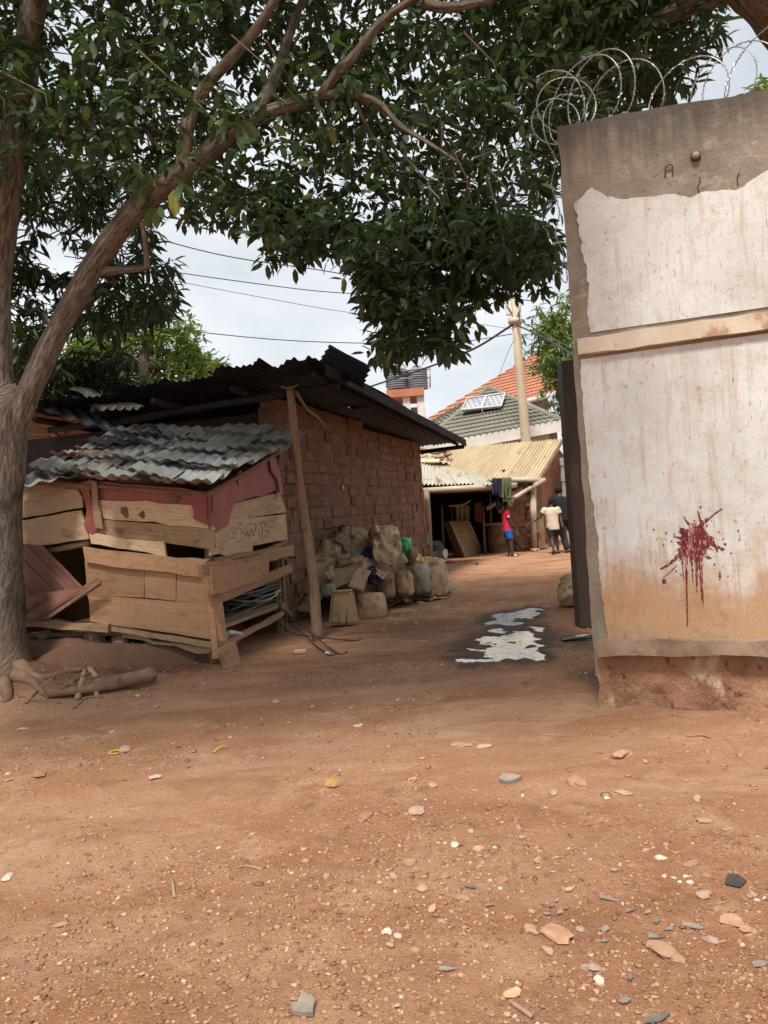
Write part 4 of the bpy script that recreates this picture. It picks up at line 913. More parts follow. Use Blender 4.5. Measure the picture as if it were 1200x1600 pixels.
sk(612, 896, 648, 936, 10.6, .5, 'sack', 'bulging ribbed sack low in the middle of the pile', 7)
sk(584, 895, 618, 940, 10.3, .5, 'sack', 'brown bulging sack left of the ribbed sack', 9)
sk(552, 932, 604, 974, 9.75, .5, 'sack', 'wrinkled brown sack on the ground beside the tan drum', 11)
sk(520, 875, 600, 960, 10.4, .6, 'sack', 'large brown sack buried under the cardboard', 13)
sk(619, 842, 645, 882, 11.5, .45, 'green_bag', 'bright green plastic bag stuffed behind the open sack', 21, 'plastic_bag', 'bag', wr=.18)
sk(638, 858, 656, 890, 11.4, .35, 'sack', 'upright brown bundle beside the green bag', 23, 'bundle', 'bundle')
sk(648, 873, 664, 888, 11.2, .3, 'yellow_bag', 'small yellow plastic bag above the greyish sack', 25, 'plastic_bag', 'bag', wr=.2)
sk(502, 917, 524, 933, 9.6, .3, 'grey_cloth', 'grey knotted cloth above the tan drum', 27, 'cloth_knot', 'cloth', wr=.25)
sk(566, 858, 590, 880, 10.6, .3, 'blue_cloth', 'dark blue rag under the open sack', 29, 'rag', 'rag', wr=.25)
sk(574, 888, 590, 915, 10.0, .25, 'blue_cloth', 'dark blue rag between cardboard and sacks', 31, 'rag', 'rag', wr=.25)
# the open sack on top: cloth draped down to the right, frayed lower edge
cloth('open_sack', [(578, 828, 10.9), (612, 826, 11.0), (640, 884, 10.4), (588, 872, 10.35)], 'sack_pale', 'pale open woven sack draped over the top of the pile', 'sack', .10, 20, 18, .012, 4, 3.2)
sk(575, 826, 626, 868, 10.95, .5, 'sack_pale', 'pale peaked sack on top of the pile', 35)
tube('sack_corner', [W(590, 832, 10.8), W(587, 822, 10.8), W(586, 814, 10.8)], [.05, .025, .008], MAT['sack_pale'], None, 8, .2); tag(bpy.data.objects['sack_corner'], 'twisted sack corner pointing up from the pile', 'sack')
fr = []
for i in range(70):
    t = i/70; p = W(588+t*54, 866+t*24+random.uniform(-4, 4), 10.33); fr.append(tubeVF([p, p+Vector((random.uniform(-.03, .03), -.02, -.05)), p+Vector((random.uniform(-.07, .07), -.03, -.10-.06*random.random()))], .0025, 4)[:2])
v, f = join(fr); tag(mesh('frayed_fringe', v, f, MAT['twig'], bpy.data.objects['open_sack']), kind='stuff')
# crumpled empty sacks and cloth spread over the pile
PA, PB = GP(512, 968), GP(706, 928); pa = (PB-PA); PLn = pa.length; pa.normalize(); pn = Vector((-pa.y, pa.x, 0))
def mound(a, b):
    u = a/PLn; top_ = np.interp(u, [-.05, .08, .3, .45, .58, .75, 1.0, 1.08], [.2, .68, .92, 1.1, 1.0, .74, .58, .15])
    return top_*np.clip(b/.75, 0, 1)**.6*np.clip((1.5-b)/.3, 0, 1)
rp_ = random.Random(5); MP = []
for i in range(16): MP.append(((i+.5+rp_.uniform(-.4, .4))/16*PLn*.97, rp_.uniform(.1, .7)))
MP.sort()
NTH = ('first', 'second', 'third', 'fourth', 'fifth', 'sixth', 'seventh', 'eighth', 'ninth', 'tenth', 'eleventh', 'twelfth', 'thirteenth', 'fourteenth', 'fifteenth', 'sixteenth')
for i, (a0, b0) in enumerate(MP):
    n_ = 22; w_, h_ = rp_.uniform(.6, 1.0), rp_.uniform(.5, .8); an = rp_.uniform(-1, 1); s, t = np.meshgrid(np.linspace(-.5, .5, n_), np.linspace(-.5, .5, n_))
    s_, t_ = s*w_*(1+.25*fbm(t*4+i, s*0, s=i)), t*h_*(1+.25*fbm(s*4+i, s*0, s=i+3)); A_ = a0+s_*math.cos(an)-t_*math.sin(an); B_ = b0+s_*math.sin(an)+t_*math.cos(an)
    z_ = mound(A_, B_)+.03+.02*(i % 4); f1 = fbm(A_*3+i*7, B_*3, s=i+40, o=3); f2 = np.abs(vn(A_*(3+i % 3)*1.6+B_*2*((i % 2)*2-1)+f1*.5+i, B_*1.2, s=i+70)); z_ = z_+.06*(np.abs(f1)-.3)+.07*(.5-f2)+.02*fbm(A_*9, B_*9, s=i+50, o=2); z_ = np.maximum(z_, .015+.02*np.abs(f1))
    P = np.array(PA)[None, None]+A_[..., None]*np.array(pa)+B_[..., None]*np.array(pn); P = P+(.05*fbm(A_*4, z_*4, s=i+60, o=2))[..., None]*np.array(pn); P[..., 2] = z_
    V, Fc = grid_solid(P, .006, (0, -.4, 1)); mt_ = ('sack', 'sack_pale', 'sack', 'card', 'sack_pale', 'sack', 'grey_cloth', 'sack')[i % 8]
    uv = np.stack([s_, t_], -1).reshape(-1, 2); o = mesh('crumpled_sack', V, Fc, MAT[mt_], None, np.concatenate([uv, uv]), smooth=True)
    tag(o, NTH[i]+' crumpled empty sack from the left over the rubbish pile', 'sack', 'empty sacks on the pile')
# cardboard sheets
for i, (q, lb) in enumerate((
    ([(520, 888, 10.1), (576, 872, 10.3), (560, 905, 9.9), (508, 925, 9.7)], 'large folded cardboard sheet on the left of the pile'),
    ([(566, 874, 10.2), (612, 892, 10.3), (600, 905, 10.0), (560, 890, 9.95)], 'flat cardboard strip across the middle of the pile'),
    ([(560, 884, 9.9), (580, 890, 9.9), (568, 922, 9.6), (541, 917, 9.6)], 'pale upright cardboard flap in front of the pile'),
    ([(524, 866, 10.5), (545, 862, 10.5), (550, 880, 10.3), (528, 884, 10.3)], 'bent cardboard flap standing up at the left of the pile'),
    ([(505, 890, 10.1), (522, 880, 10.2), (520, 905, 9.9), (506, 900, 9.9)], 'small torn cardboard at the far left of the pile'))):
    cloth('cardboard', q, 'card', lb, 'cardboard', .035, 9, 7, .008, 40+i*3, 2)
# tan plastic drum, cut open, standing on the ground
db = GP(536, 980); dY = db.y
dr = thing('tan_drum', db, 'tall tan plastic container standing at the left of the sack pile', 'container')
a, b2, c, d = W(513, 978, dY), W(560, 976, dY), W(551, 924, dY+.02), W(518, 926, dY+.02)
V, Fc = join([(np.array([a, b2, c, d, Vector((d.x, d.y+.22, d.z)), Vector((c.x, c.y+.22, c.z)), Vector((b2.x, b2.y+.26, b2.z)), Vector((a.x, a.y+.26, a.z))]), [(0, 1, 2, 3), (3, 2, 5, 4), (4, 5, 6, 7), (7, 6, 1, 0), (0, 3, 4, 7), (1, 6, 5, 2)])])
o = mesh('container_body', V, Fc, MAT['jerry'], dr); bevel(o, .035, 3)
tube('rim', [d+Vector((.0, -.01, .01)), c+Vector((0, -.01, .01))], .018, MAT['jerry'], dr, 8)
for px in (530, 541): tube('rib', [W(px, 975, dY-.01), W(px+1, 950, dY-.008)], .008, MAT['card'], dr, 6)
# sack half hidden behind the gate post
p = GP(897, 950); sack('sack', (p.x+.18, p.y+.2, .17), (.62, .5, .42), 'sack', 'brown sack slumped on the ground behind the gate post', 'sack', 51, wr=.12)
cloth('sack_flap', [(880, 918, p.y-.1), (915, 905, p.y+.1), (915, 925, p.y-.06), (876, 940, p.y-.12)], 'sack_pale', 'pale sack cloth laid over the slumped sack', 'sack cloth', .04, 10, 8, .008, 61, 3)
# black plastic scrap by the wall corner
p = GP(915, 999); o = lump('black_plastic_scrap', (p.x, p.y, p.z+.015), (.36, .16, .05), MAT['black_plastic'], None, 81, .5, 2); tag(o, 'crumpled black plastic on the wet ground by the wall corner', 'plastic')
p = GP(912, 997); o = lump('wet_plastic_film', (p.x, p.y-.02, p.z+.028), (.13, .06, .02), MAT['fascia'], None, 83, .6, 2); tag(o, 'shiny whitish film on top of the black plastic', 'plastic')

# ================================================================== ALLEY: tan roofed building
YB = 21.2
alley = thing('mud_house', (W(800, 860, YB).x, YB, 0), 'low mud house with rusty tan corrugated roof and open porch', 'house')
e0, e1 = W(630, 757, 20.6), W(842, 747, 20.6); r0, r1 = W(660, 704, 23.6), W(878, 686, 23.6)
r0 = W(690, 701, 23.6)
nsh = 8
for k in range(nsh):
    f0, f1 = k/nsh, (k+1)/nsh+.01
    sheet('roof_sheet', [r0.lerp(r1, f0), r0.lerp(r1, f1), e0.lerp(e1, f1)+Vector((0, 0, .012*(k % 2))), e0.lerp(e1, f0)+Vector((0, 0, .012*(k % 2)))], MAT['sheet_tan'], alley, 5, .03, 6, 5, warp=.012, rag=.02, trap=False)
# far left stretch of the same roof and broken edge
l0, l1 = W(655, 704, 23.2), W(694, 701, 23.4)
sheet('roof_sheet', [l0, l1, W(705, 725, 21.8), W(655, 715, 22)], MAT['sheet_tan'], alley, 5, .03, 6, 5, warp=.03, rag=.04, trap=False)
for i, (px, py) in enumerate(((680, 708), (692, 706), (700, 712), (688, 716), (695, 719), (662, 706))): lump('roof_stone', W(px, py-2, 22.3), (random.uniform(.15, .4), .25, random.uniform(.1, .2)), MAT['stone'], alley, 90+i, .5, 2)
board('roof_board', [W(655, 716, 21.9), W(686, 717, 21.6), W(686, 722, 21.5), W(655, 722, 21.8)], .05, MAT['pole_pale'], alley)
# grey-white awning sheets
for k in range(4):
    f0, f1 = k/4, (k+1)/4+.01; A0, A1, B0, B1 = W(657, 725, 21.2), W(745, 739, 20.9), W(652, 757, 19.0), W(772, 757, 19.0)
    sheet('awning_sheet', [A0.lerp(A1, f0), A0.lerp(A1, f1), B0.lerp(B1, f1), B0.lerp(B1, f0)], MAT['sheet_white'], alley, 5, .025, 6, 5, warp=.02, rag=.03, trap=False)
tube('gutter_pipe', [W(657, 767, 18.95), W(740, 762, 18.95), W(806, 758, 19.6)], .075, MAT['pipe'], alley, 10)
tube('gutter_pipe', [W(796, 750, 20.3), W(845, 750, 20.3)], .08, MAT['pipe'], alley, 10)
tube('spare_pipe', [W(792, 785, 19.3), W(851, 749, 19.9)], .055, MAT['pipe'], alley, 10)
tube('spare_pipe', [W(760, 795, 20.2), W(816, 762, 20.0)], .06, MAT['pipe'], alley, 10)
tube('spare_pipe', [W(779, 799, 20.6), W(800, 785, 20.4)], .07, MAT['pipe'], alley, 10)
lump('roof_bundle', W(666, 750, 19.6), (.35, .3, .16), MAT['sheet_white'], alley, 7, .3, 2)
# right gable part, reddish mud wall with post and doorway
yw = 22.0
gA, gB = W(842, 850, yw), W(886, 850, yw+.6)
plate('gable_wall', [Vector((W(820, 860, 21.4).x, 21.4, 0)), Vector((W(884, 850, 22.3).x, 23.6, 0)), W(882, 712, 23.6), W(872, 700, 23.4), W(838, 755, 21.4)], .25, MAT['mud_wall'], alley)
board('rake_board', [W(845, 745, 20.55), W(880, 686, 23.55), W(881, 690, 23.55), W(846, 750, 20.55)], .05, MAT['pole_wood'], alley)
tube('door_post', [Vector((W(833, 845, 21.0).x, 21.0, 0)), W(833, 762, 21.0)], .09, MAT['pole_pale'], alley, 8, .05)
box('door_leaf', (W(842, 800, 21.3).x, 21.25, 1.02), (.20, .08, 2.0), MAT['plank_mid'], alley)
# stone pier
random.seed(31)
pier_x0, pier_x1 = W(800, 860, 21.0).x, W(828, 860, 21.0).x
box('pier_core', ((pier_x0+pier_x1)/2-.1, 21.3, 1.05), (pier_x1-pier_x0+.1, .4, 2.1), MAT['mud_wall'], alley)
z = .1
k = 0
while z < 2.1:
    x = pier_x0+.08
    while x < pier_x1:
        w = random.uniform(.14, .42); lump('pier_stone', (x+w/2, 21.12+random.uniform(-.03, .04), z+random.uniform(-.06, .06)), (w*1.1, .14, random.uniform(.12, .3)), MAT['mud_wall'] if random.random() < .6 else MAT['stone'], alley, 200+k, .5, 1); x += w*.9; k += 1
    z += .2
# porch: recess shade painted as near-black walls
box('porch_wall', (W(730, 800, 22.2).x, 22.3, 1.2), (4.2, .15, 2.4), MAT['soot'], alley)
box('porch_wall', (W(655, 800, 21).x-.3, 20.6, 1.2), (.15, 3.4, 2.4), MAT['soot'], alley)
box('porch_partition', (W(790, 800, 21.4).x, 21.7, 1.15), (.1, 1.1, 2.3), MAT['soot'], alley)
tube('porch_post', [Vector((W(672, 884, 17.9).x, 17.9, 0)), W(668, 800, 18.3), W(666, 768, 18.9)], [.085, .08, .08], MAT['plank_mid'], alley, 8, .06)
tube('porch_beam', [W(656, 770, 18.97), W(800, 763, 19.5)], .05, MAT['plank_dark'], alley, 7)
for px, py0, py1, Y in ((693, 860, 790, 20.4), (757, 850, 790, 20.6), (708, 850, 795, 21.2), (768, 850, 770, 21.0)): tube('porch_prop', [Vector((W(px, py0, Y).x, Y, 0)), W(px-3, py1, Y)], .04, MAT['plank_dark'], alley, 6)
tube('porch_rail', [W(757, 820, 20.6), W(790, 818, 20.6)], .03, MAT['pole_wood'], alley, 6)
tube('hanging_branch', [W(700, 791, 19.7), W(722, 789, 19.8), W(735, 782, 19.9)], [.03, .035, .02], MAT['pole_wood'], alley, 6, .2, res=3)
# leaning ribbed door
d0, d1, d2, d3 = G(726, 871), G(755, 863), W(733, 816, 20.0), W(702, 814, 20.2)
dl = thing('leaning_door', (d0+d1)/2, 'slatted wooden door leaning in the open porch', 'door')
for k in range(6):
    a, b_ = k/6+.01, (k+1)/6-.01
    board('slat', [d3.lerp(d2, a), d3.lerp(d2, b_), d0.lerp(d1, b_), d0.lerp(d1, a)], .04, MAT['plank_mid'], dl, 2, 6, .003, .002)
board('edge_rail', [d3+Vector((-.14, .15, -.05)), d3+Vector((-.01, 0, 0)), d0+Vector((-.01, 0, 0)), d0+Vector((-.2, .3, .0))], .03, MAT['plank_dark'], dl, 3, 5)
# barrel
bp = G(786, 864); bp.y += .35
bar_ = thing('barrel', bp, 'rusty tan metal drum standing in the porch behind the child', 'barrel')
pr, rr = [], []
for z, r in ((0, .33), (.02, .345), (.26, .345), (.28, .365), (.30, .345), (.55, .345), (.57, .365), (.59, .345), (.80, .345), (.82, .355), (.84, .33)): pr.append(bp+Vector((0, 0, z))); rr.append(r)
tube('drum_body', pr, rr, MAT['drum'], bar_, 20)
tube('lid_ring', [bp+Vector((0, 0, .835)), bp+Vector((0, 0, .85))], .30, MAT['plank_dark'], bar_, 20)
# laundry hanging at the porch edge
def garment(name, px0, px1, py0, py1, Y, mat, label, seed, taper=.0):
    C = [W(px0, py0, Y), W(px1, py0, Y), W(px1-taper, py1, Y), W(px0+taper, py1, Y)]
    s, t = np.meshgrid(np.linspace(0, 1, 17), np.linspace(0, 1, 12)); C = [np.array(c) for c in C]
    P = ((1-s)*(1-t))[..., None]*C[0] + (s*(1-t))[..., None]*C[1] + (s*t)[..., None]*C[2] + ((1-s)*t)[..., None]*C[3]
    P[..., 1] += .07*np.sin(s*19+seed)*(.3+t) + .03*fbm(s*3+seed, t*3, s=seed, o=2); P[..., 2] += (t > .95)*.06*fbm(s*4+seed, t, s=seed+1, o=2)
    V, Fc = grid_solid(P, .02, (0, -1, 0)); o = mesh(name, V, Fc, MAT[mat], None, smooth=True); tag(o, label, 'clothes'); return o
garment('hanging_shirt', 769, 784, 747, 775, 18.8, 'cloth_navy', 'navy shirt hanging at the left on the porch edge', 3)
garment('hanging_trousers', 784, 799, 746, 780, 18.75, 'cloth_olive', 'olive trousers hanging beside the navy shirt', 8, -1)
garment('hanging_jacket', 774, 786, 772, 796, 18.9, 'shirt_black', 'black garment hanging below the navy shirt', 12, 1)
garment('hanging_rag', 791, 806, 776, 789, 18.7, 'cloth_olive', 'dark green rag hanging over the red shirted child', 15, 3)
garment('porch_curtain', 742, 752, 785, 815, 20.2, 'maroon', 'dull red cloth hanging inside the dark porch', 19)
garment('porch_sacking', 712, 734, 790, 820, 20.4, 'sack', 'brown sacking hung up inside the dark porch', 22)
# heap by the porch post
for i, (px, py, w, h, m, nm, lb, ct) in enumerate(((684, 868, .55, .55, 'black_plastic', 'black_bag', 'black bag slumped by the porch post', 'bag'), (690, 855, .4, .3, 'blue_cloth', 'dark_rag', 'dark rag heaped on the black bag', 'rag'), (697, 868, .14, .3, 'grey_cloth', 'pale_rag', 'pale rag strip beside the black bag', 'rag'),
    (706, 864, .36, .16, 'yellow_bag', 'brown_bundle', 'yellowish bundle on the porch floor by the leaning door', 'bundle'), (702, 874, .30, .09, 'cloth_pink', 'pink_shoe', 'pink shoe lying in front of the porch', 'shoe'), (745, 877, .10, .07, 'plank_dark', 'dark_scrap', 'small dark scrap on the alley floor', 'scrap'))):
    p = G(px, py+6); o = lump(nm, (p.x, p.y, h*.42), (w, w*.8, h), MAT[m], None, 120+i, .35, 2); tag(o, lb, ct)
o = sk(663, 838, 671, 854, 17.2, .3, 'green_bag', 'small green plastic tucked into the end of the brick wall', 33, 'green_plastic', 'plastic')
for i, (px, py, w) in enumerate(((836, 862, .3), (848, 857, .35), (843, 848, .2), (820, 853, .2), (890, 856, .4), (885, 849, .3), (765, 863, .18), (858, 853, .2))):
    p = G(px, py); o = lump('rubble_stone', (p.x, p.y, .05), (w, w*.7, w*.45), MAT['stone_pink'], None, 140+i, .3, 1); tag(o, 'stone lying along the foot of the mud house', 'stone', 'rubble along the alley house')
p = G(802, 858); o = lump('pale_stone', (p.x, p.y, .07), (.22, .18, .16), MAT['chip_white'], None, 150, .3, 1); tag(o, 'pale grey stone beside the legs of the red shirted child', 'stone')
# cinder block wall at the end of the alley
box('porch_light_block', (W(720, 800, 20.8).x, 20.9, 1.86), (3.6, 2.6, .03), MAT['soot'], alley)  # sheet added under the roof to keep light out of the porch
cw = thing('block_wall', (W(893, 860, 22.6).x, 22.6, 0), 'grey cinder block wall at the end of the alley', 'wall')
x0 = W(884, 850, 22.6).x
box('core', (x0+2.0, 22.72, 1.3), (3.96, .18, 2.6), MAT['block'], cw)
for r in range(11):
    for c_ in range(8):
        box('block', (x0+.22+.46*c_+(.2 if r % 2 else 0), 22.7+random.uniform(-.01, .01), .12+r*.235), (.44, .2, .222), MAT['block'], cw, bev=.008)

# ================================================================== BACKGROUND HOUSES
def scallop_roof(name, P, rows, cols, mat, parent, amp=.05):
    """tiled slope from quad TL,TR,BR,BL: stepped, scalloped courses as one mesh"""
    C = [np.array(p) for p in P]; per = 6; nx = cols*per+1; V = []; Fc = []
    n = np.cross(C[1]-C[0], C[3]-C[0]); n /= np.linalg.norm(n)
    if n[2] < 0: n = -n
    s = np.linspace(0, 1, nx); ph = np.abs(np.sin(s*cols*np.pi)); dn = C[3]-C[0]; dn = dn/np.linalg.norm(dn); H = np.linalg.norm(C[3]-C[0])/rows
    for r in range(rows):
        for e, (t, up_) in enumerate(((r/rows, 0.0), ((r+1)/rows, amp))):
            a = C[0]+(C[3]-C[0])*t; b = C[1]+(C[2]-C[1])*t
            row = a[None]*(1-s)[:, None]+b[None]*s[:, None] + n*(up_ + ph[:, None]*.04)
            if e: row = row + dn*(ph[:, None]-.5)*H*.35
            V.append(row)
        o = (2*r)*nx
        for i in range(nx-1): Fc.append((o+i, o+nx+i, o+nx+i+1, o+i+1))
        if r < rows-1:
            for i in range(nx-1): Fc.append((o+nx+i, o+2*nx+i, o+2*nx+i+1, o+nx+i+1))
    o = mesh(name, np.concatenate(V), Fc, mat, parent, smooth=False); return tag(o, kind='stuff')
YH = 30.0
h2 = thing('grey_roof_house', (W(770, 800, YH).x, YH, 0), 'cream house with grey green scalloped tile roof and solar panels', 'house')
eL, eR, ap, apL = W(590, 706, YH-1.2), W(878, 656, YH-1.2), W(764, 606, YH+3.5), W(762, 606, YH+3.5)
# front hip: ridge point to eaves
rL, rR = W(655, 697, YH-1.2), W(876, 657, YH-1.2)
scallop_roof('slope_tiles', [ap+Vector((-.15, 0, 0)), ap+Vector((.15, 0, 0)), rR, rL], 13, 24, MAT['tile_grey'], h2)
scallop_roof('hip_tiles', [W(640, 680, YH+9), ap, rL, W(560, 715, YH+2)], 10, 18, MAT['tile_grey'], h2)
tube('hip_cap', [ap, rL], .14, MAT['tile_grey'], h2, 8); tube('hip_cap', [ap, rR], .14, MAT['tile_grey'], h2, 8)
board('fascia', [rL+Vector((0, -.05, .02)), rR+Vector((0, -.05, .02)), rR+Vector((0, -.05, -.42)), rL+Vector((0, -.05, -.42))], .06, MAT['fascia'], h2, 4, 2, 0, 0)
wz = rR.z-.42
Vb = [rL+Vector((.3, .5, 0)), rR+Vector((-.35, .5, 0))]
board('wall', [Vector((Vb[0].x-3, Vb[0].y, wz+.3)), Vector((Vb[1].x, Vb[1].y, wz+.3)), Vector((Vb[1].x, Vb[1].y, 0)), Vector((Vb[0].x-3, Vb[0].y, 0))], .3, MAT['cream'], h2, 3, 3, 0, 0)
board('wall', [Vector((Vb[1].x, Vb[1].y, wz+.2)), Vector((Vb[1].x+.5, Vb[1].y+6, wz+.2)), Vector((Vb[1].x+.5, Vb[1].y+6, 0)), Vector((Vb[1].x, Vb[1].y, 0))], .3, MAT['plank_mid'], h2, 3, 3, 0, 0)
def solarmat():
    t = NT('solar_cells'); v = t.coord('UV', (1, 1, 1), False); b = t.new('ShaderNodeTexBrick'); b.offset = 0; b.inputs['Scale'].default_value = 1
    for a, q in (('Color1', (.20, .22, .25, 1)), ('Color2', (.25, .27, .30, 1)), ('Mortar', (.6, .6, .6, 1)), ('Mortar Size', .012), ('Brick Width', .2), ('Row Height', .2)): b.inputs[a].default_value = q
    t.l.new(v, b.inputs['Vector']); return t.fin(b.outputs[0], .12, .6)
MAT['solar'] = solarmat()
for k, (a, b_) in enumerate(((0.0, .485), (.515, 1.0))):
    tl, tr, br, bl_ = W(730, 623, YH+1.6), W(789, 615, YH+1.6), W(783, 635, YH+.6), W(721, 641, YH+.6)
    o = plate('solar_panel', [tl.lerp(tr, a), tl.lerp(tr, b_), bl_.lerp(br, b_), bl_.lerp(br, a)], .06, MAT['solar'], None); tag(o, ['left of two tilted solar panels on the grey tiled roof', 'right of two tilted solar panels on the grey tiled roof'][k], 'solar panel', 'solar panels on the grey roof')
    tl2 = [tl.lerp(tr, a), tl.lerp(tr, b_), bl_.lerp(br, b_), bl_.lerp(br, a)]
    tube('frame', [p+Vector((0, -.03, .02)) for p in tl2+[tl2[0]]], .035, MAT['fascia'], o, 4)
    tube('leg', [tl2[3], tl2[3]+Vector((.05, .15, -.5))], .03, MAT['steel'], o, 5)
# orange roof behind
YO = 40.0
h3 = thing('orange_roof_house', (W(790, 800, YO).x, YO, 0), 'house with steep orange tiled roof behind the utility pole', 'house')
scallop_roof('slope_tiles', [W(838, 552, YO+6), W(846, 550, YO+6), W(858, 616, YO), W(640, 672, YO)], 15, 30, MAT['tile_orange'], h3, .05)
scallop_roof('hip_tiles', [W(846, 550, YO+6), W(850, 552, YO+9), W(880, 600, YO+8), W(858, 616, YO)], 12, 8, MAT['tile_orange'], h3, .05)
plate('wall', [W(700, 655, YO+.6), W(856, 618, YO+.6), Vector((W(856, 618, YO+.6).x, YO+.6, 0)), Vector((W(700, 655, YO+.6).x, YO+.6, 0))], .3, MAT['block'], h3)
tube('gutter', [W(660, 668, YO-.1), W(859, 618, YO-.1)], .13, MAT['fascia'], h3, 6)
# water tower with two tanks
YT = 42.0
tw = thing('tank_tower', (W(640, 800, YT).x, YT+1.5, 0), 'concrete tower with orange trimmed slab behind the black roof', 'tower')
sl, sr_ = W(622, 610, YT), W(661, 607, YT)
box('slab', ((sl.x+sr_.x)/2-.3, YT+1.6, sl.z-.15), (sr_.x-sl.x+.7, 3.2, .42), MAT['tile_orange'], tw)
for px in (658, 636): box('column', (W(px, 640, YT+.4).x, YT+.4, sl.z/2-.2), (.4, .4, sl.z-.3), MAT['fascia'], tw)
box('tower_wall', (W(648, 640, YT+1.4).x-.4, YT+2.2, sl.z/2-.4), (2.0, 1.4, sl.z-.8), MAT['block'], tw)
for px in (604, 672):
    tube('railing_post', [W(px, 606, YT+.3), W(px, 575, YT+.3)], .04, MAT['steel'], tw, 5)
tube('railing', [W(604, 580, YT+.3), W(672, 577, YT+.3)], .03, MAT['steel'], tw, 5); tube('railing', [W(604, 592, YT+.3), W(672, 590, YT+.3)], .03, MAT['steel'], tw, 5)
for k, px in enumerate((621, 653)):
    b0 = W(px, 608, YT+1.4); H = W(px, 573, YT+1.4).z-b0.z; r = (W(px+16.5, 600, YT+1.4)-W(px, 600, YT+1.4)).x
    tk = thing('water_tank', b0, ['left black ribbed water tank on the tower', 'right black ribbed water tank on the tower'][k], 'water tank', 'water tanks on the tower')
    pr, rr = [], []
    for q in range(17): z = q/16*.82; pr.append(b0+Vector((0, 0, z*H))); rr.append(r*(.92 if q % 2 else 1.03))
    pr += [b0+Vector((0, 0, .90*H)), b0+Vector((0, 0, .95*H)), b0+Vector((0, 0, .951*H)), b0+Vector((0, 0, H))]; rr += [r*.75, r*.5, r*.34, r*.34]
    tube('tank_body', pr, rr, MAT['tank'], tk, 18, smooth=False)
    tube('lid', [b0+Vector((0, 0, .99*H)), b0+Vector((0, 0, 1.03*H))], r*.36, MAT['tank'], tk, 12)
# left neighbour house behind the trunk
MAT['tile_old'] = M('old_tiles', (.30, .13, .075), (.40, .20, .12), 2, .85, c3=(.16, .09, .06), s3=2, t3=.5)
h4 = thing('brown_house', (W(70, 800, 13).x, 13.5, 0), 'small brown house with louvred window behind the tree trunk', 'house')
YL = 13.0
def QL(px, py, d=0): return W(px, py, YL+d)
plate('wall', [QL(-60, 640), QL(150, 640), Vector((QL(150, 640).x, YL, 0)), Vector((QL(-60, 640).x, YL, 0))], .2, MAT['soil_wall'], h4)
for k in range(5): board('louvre', [QL(20, 655+k*6.5, -.06), QL(84, 657+k*6.5, -.06), QL(84, 662+k*6.5, -.09), QL(20, 660+k*6.5, -.09)], .02, MAT['plank_brown'], h4, 3, 2)
board('window_frame', [QL(20, 686, -.05), QL(86, 688, -.05), QL(86, 736, -.05), QL(20, 736, -.05)], .04, MAT['plank_brown'], h4, 3, 2)
for a, b_ in ((30, 55), (59, 83)): board('curtained_pane', [QL(a, 690, -.07), QL(b_, 691, -.07), QL(b_, 732, -.07), QL(a, 732, -.07)], .01, MAT['fascia'], h4, 3, 2)
scallop_roof('roof_tiles', [W(40, 606, YL+3.0), W(215, 612, YL+3.0), W(205, 640, YL-.6), W(-20, 650, YL-.6)], 6, 16, MAT['tile_old'], h4, .04)
for i in range(9): lump('wall_stone', QL(88+random.uniform(-4, 8), 660+i*7, -.08), (.12, .1, .11), MAT['stone_pink'], h4, 170+i, .3, 1)

# ================================================================== UTILITY POLE AND CABLES
YP = 27.5
pbz = W(823, 700, YP); up_ = thing('utility_pole', (pbz.x+.15, YP, 0), 'wooden utility pole with insulators rising behind the tan roof', 'utility pole')
ptop = W(803, 462, YP)
tube('pole_shaft', [Vector((pbz.x+.18, YP, 0)), pbz, W(812, 580, YP), ptop], [.19, .18, .16, .14], MAT['pole_pale'], up_, 12, .03, 3)
for px, py, w, h in ((795, 482, .22, .5), (810, 487, .18, .4)): box('insulator_bracket', W(px, py, YP-.1), (w, .14, h), MAT['fascia'], up_, bev=.03)
tube('band', [W(804, 506, YP), W(804.5, 498, YP)], .24, MAT['pipe'], up_, 10)
for a, b_ in (((790, 474), (800, 490)), ((816, 472), (808, 495)), ((811, 470), (812, 500))): tube('stay_wire', [W(*a, YP-.2), W(*b_, YP-.2)], .02, MAT['steel'], up_, 5)
def cable(pts, r, lab, mat='cable_black'):
    o = tube('overhead_cable', [W(*p) for p in pts], r, MAT[mat], None, 5, res=10); tag(o, lab, 'cable', 'overhead cables')
cable([(800, 508, 27.4), (740, 545, 30), (668, 574, 33), (560, 610, 36)], .045, 'thick bundled cable running from the pole down to the tank tower')
cable([(808, 508, 27.4), (838, 522, 24), (880, 545, 21), (960, 600, 17)], .03, 'dark cable bundle running from the pole to the right')
cable([(809, 500, 27.4), (838, 515, 24), (900, 548, 19)], .018, 'thin cable beside the right hand bundle')
cable([(810, 533, 27.4), (840, 580, 30), (862, 615, 36)], .012, 'thin stay wire slanting down right from the pole')
cable([(804, 528, 27.4), (790, 560, 31), (778, 592, 36)], .010, 'thin stay wire slanting down left from the pole')
cable([(800, 522, 27.4), (700, 536, 27), (560, 536, 26), (400, 528, 25), (150, 500, 24)], .016, 'lowest thin wire crossing the sky left of the pole')
cable([(800, 514, 27.4), (700, 500, 26), (560, 490, 25), (400, 463, 24), (150, 415, 22)], .009, 'faintest thin wire between the two upper wires and the lowest')
cable([(830, 455, 24), (700, 462, 24), (540, 458, 23), (400, 443, 22), (100, 400, 20)], .014, 'second wire from the top crossing the sky')
cable([(830, 470, 25), (640, 445, 24), (500, 422, 23), (330, 395, 22), (100, 330, 20)], .016, 'topmost wire crossing the sky left of the pole')

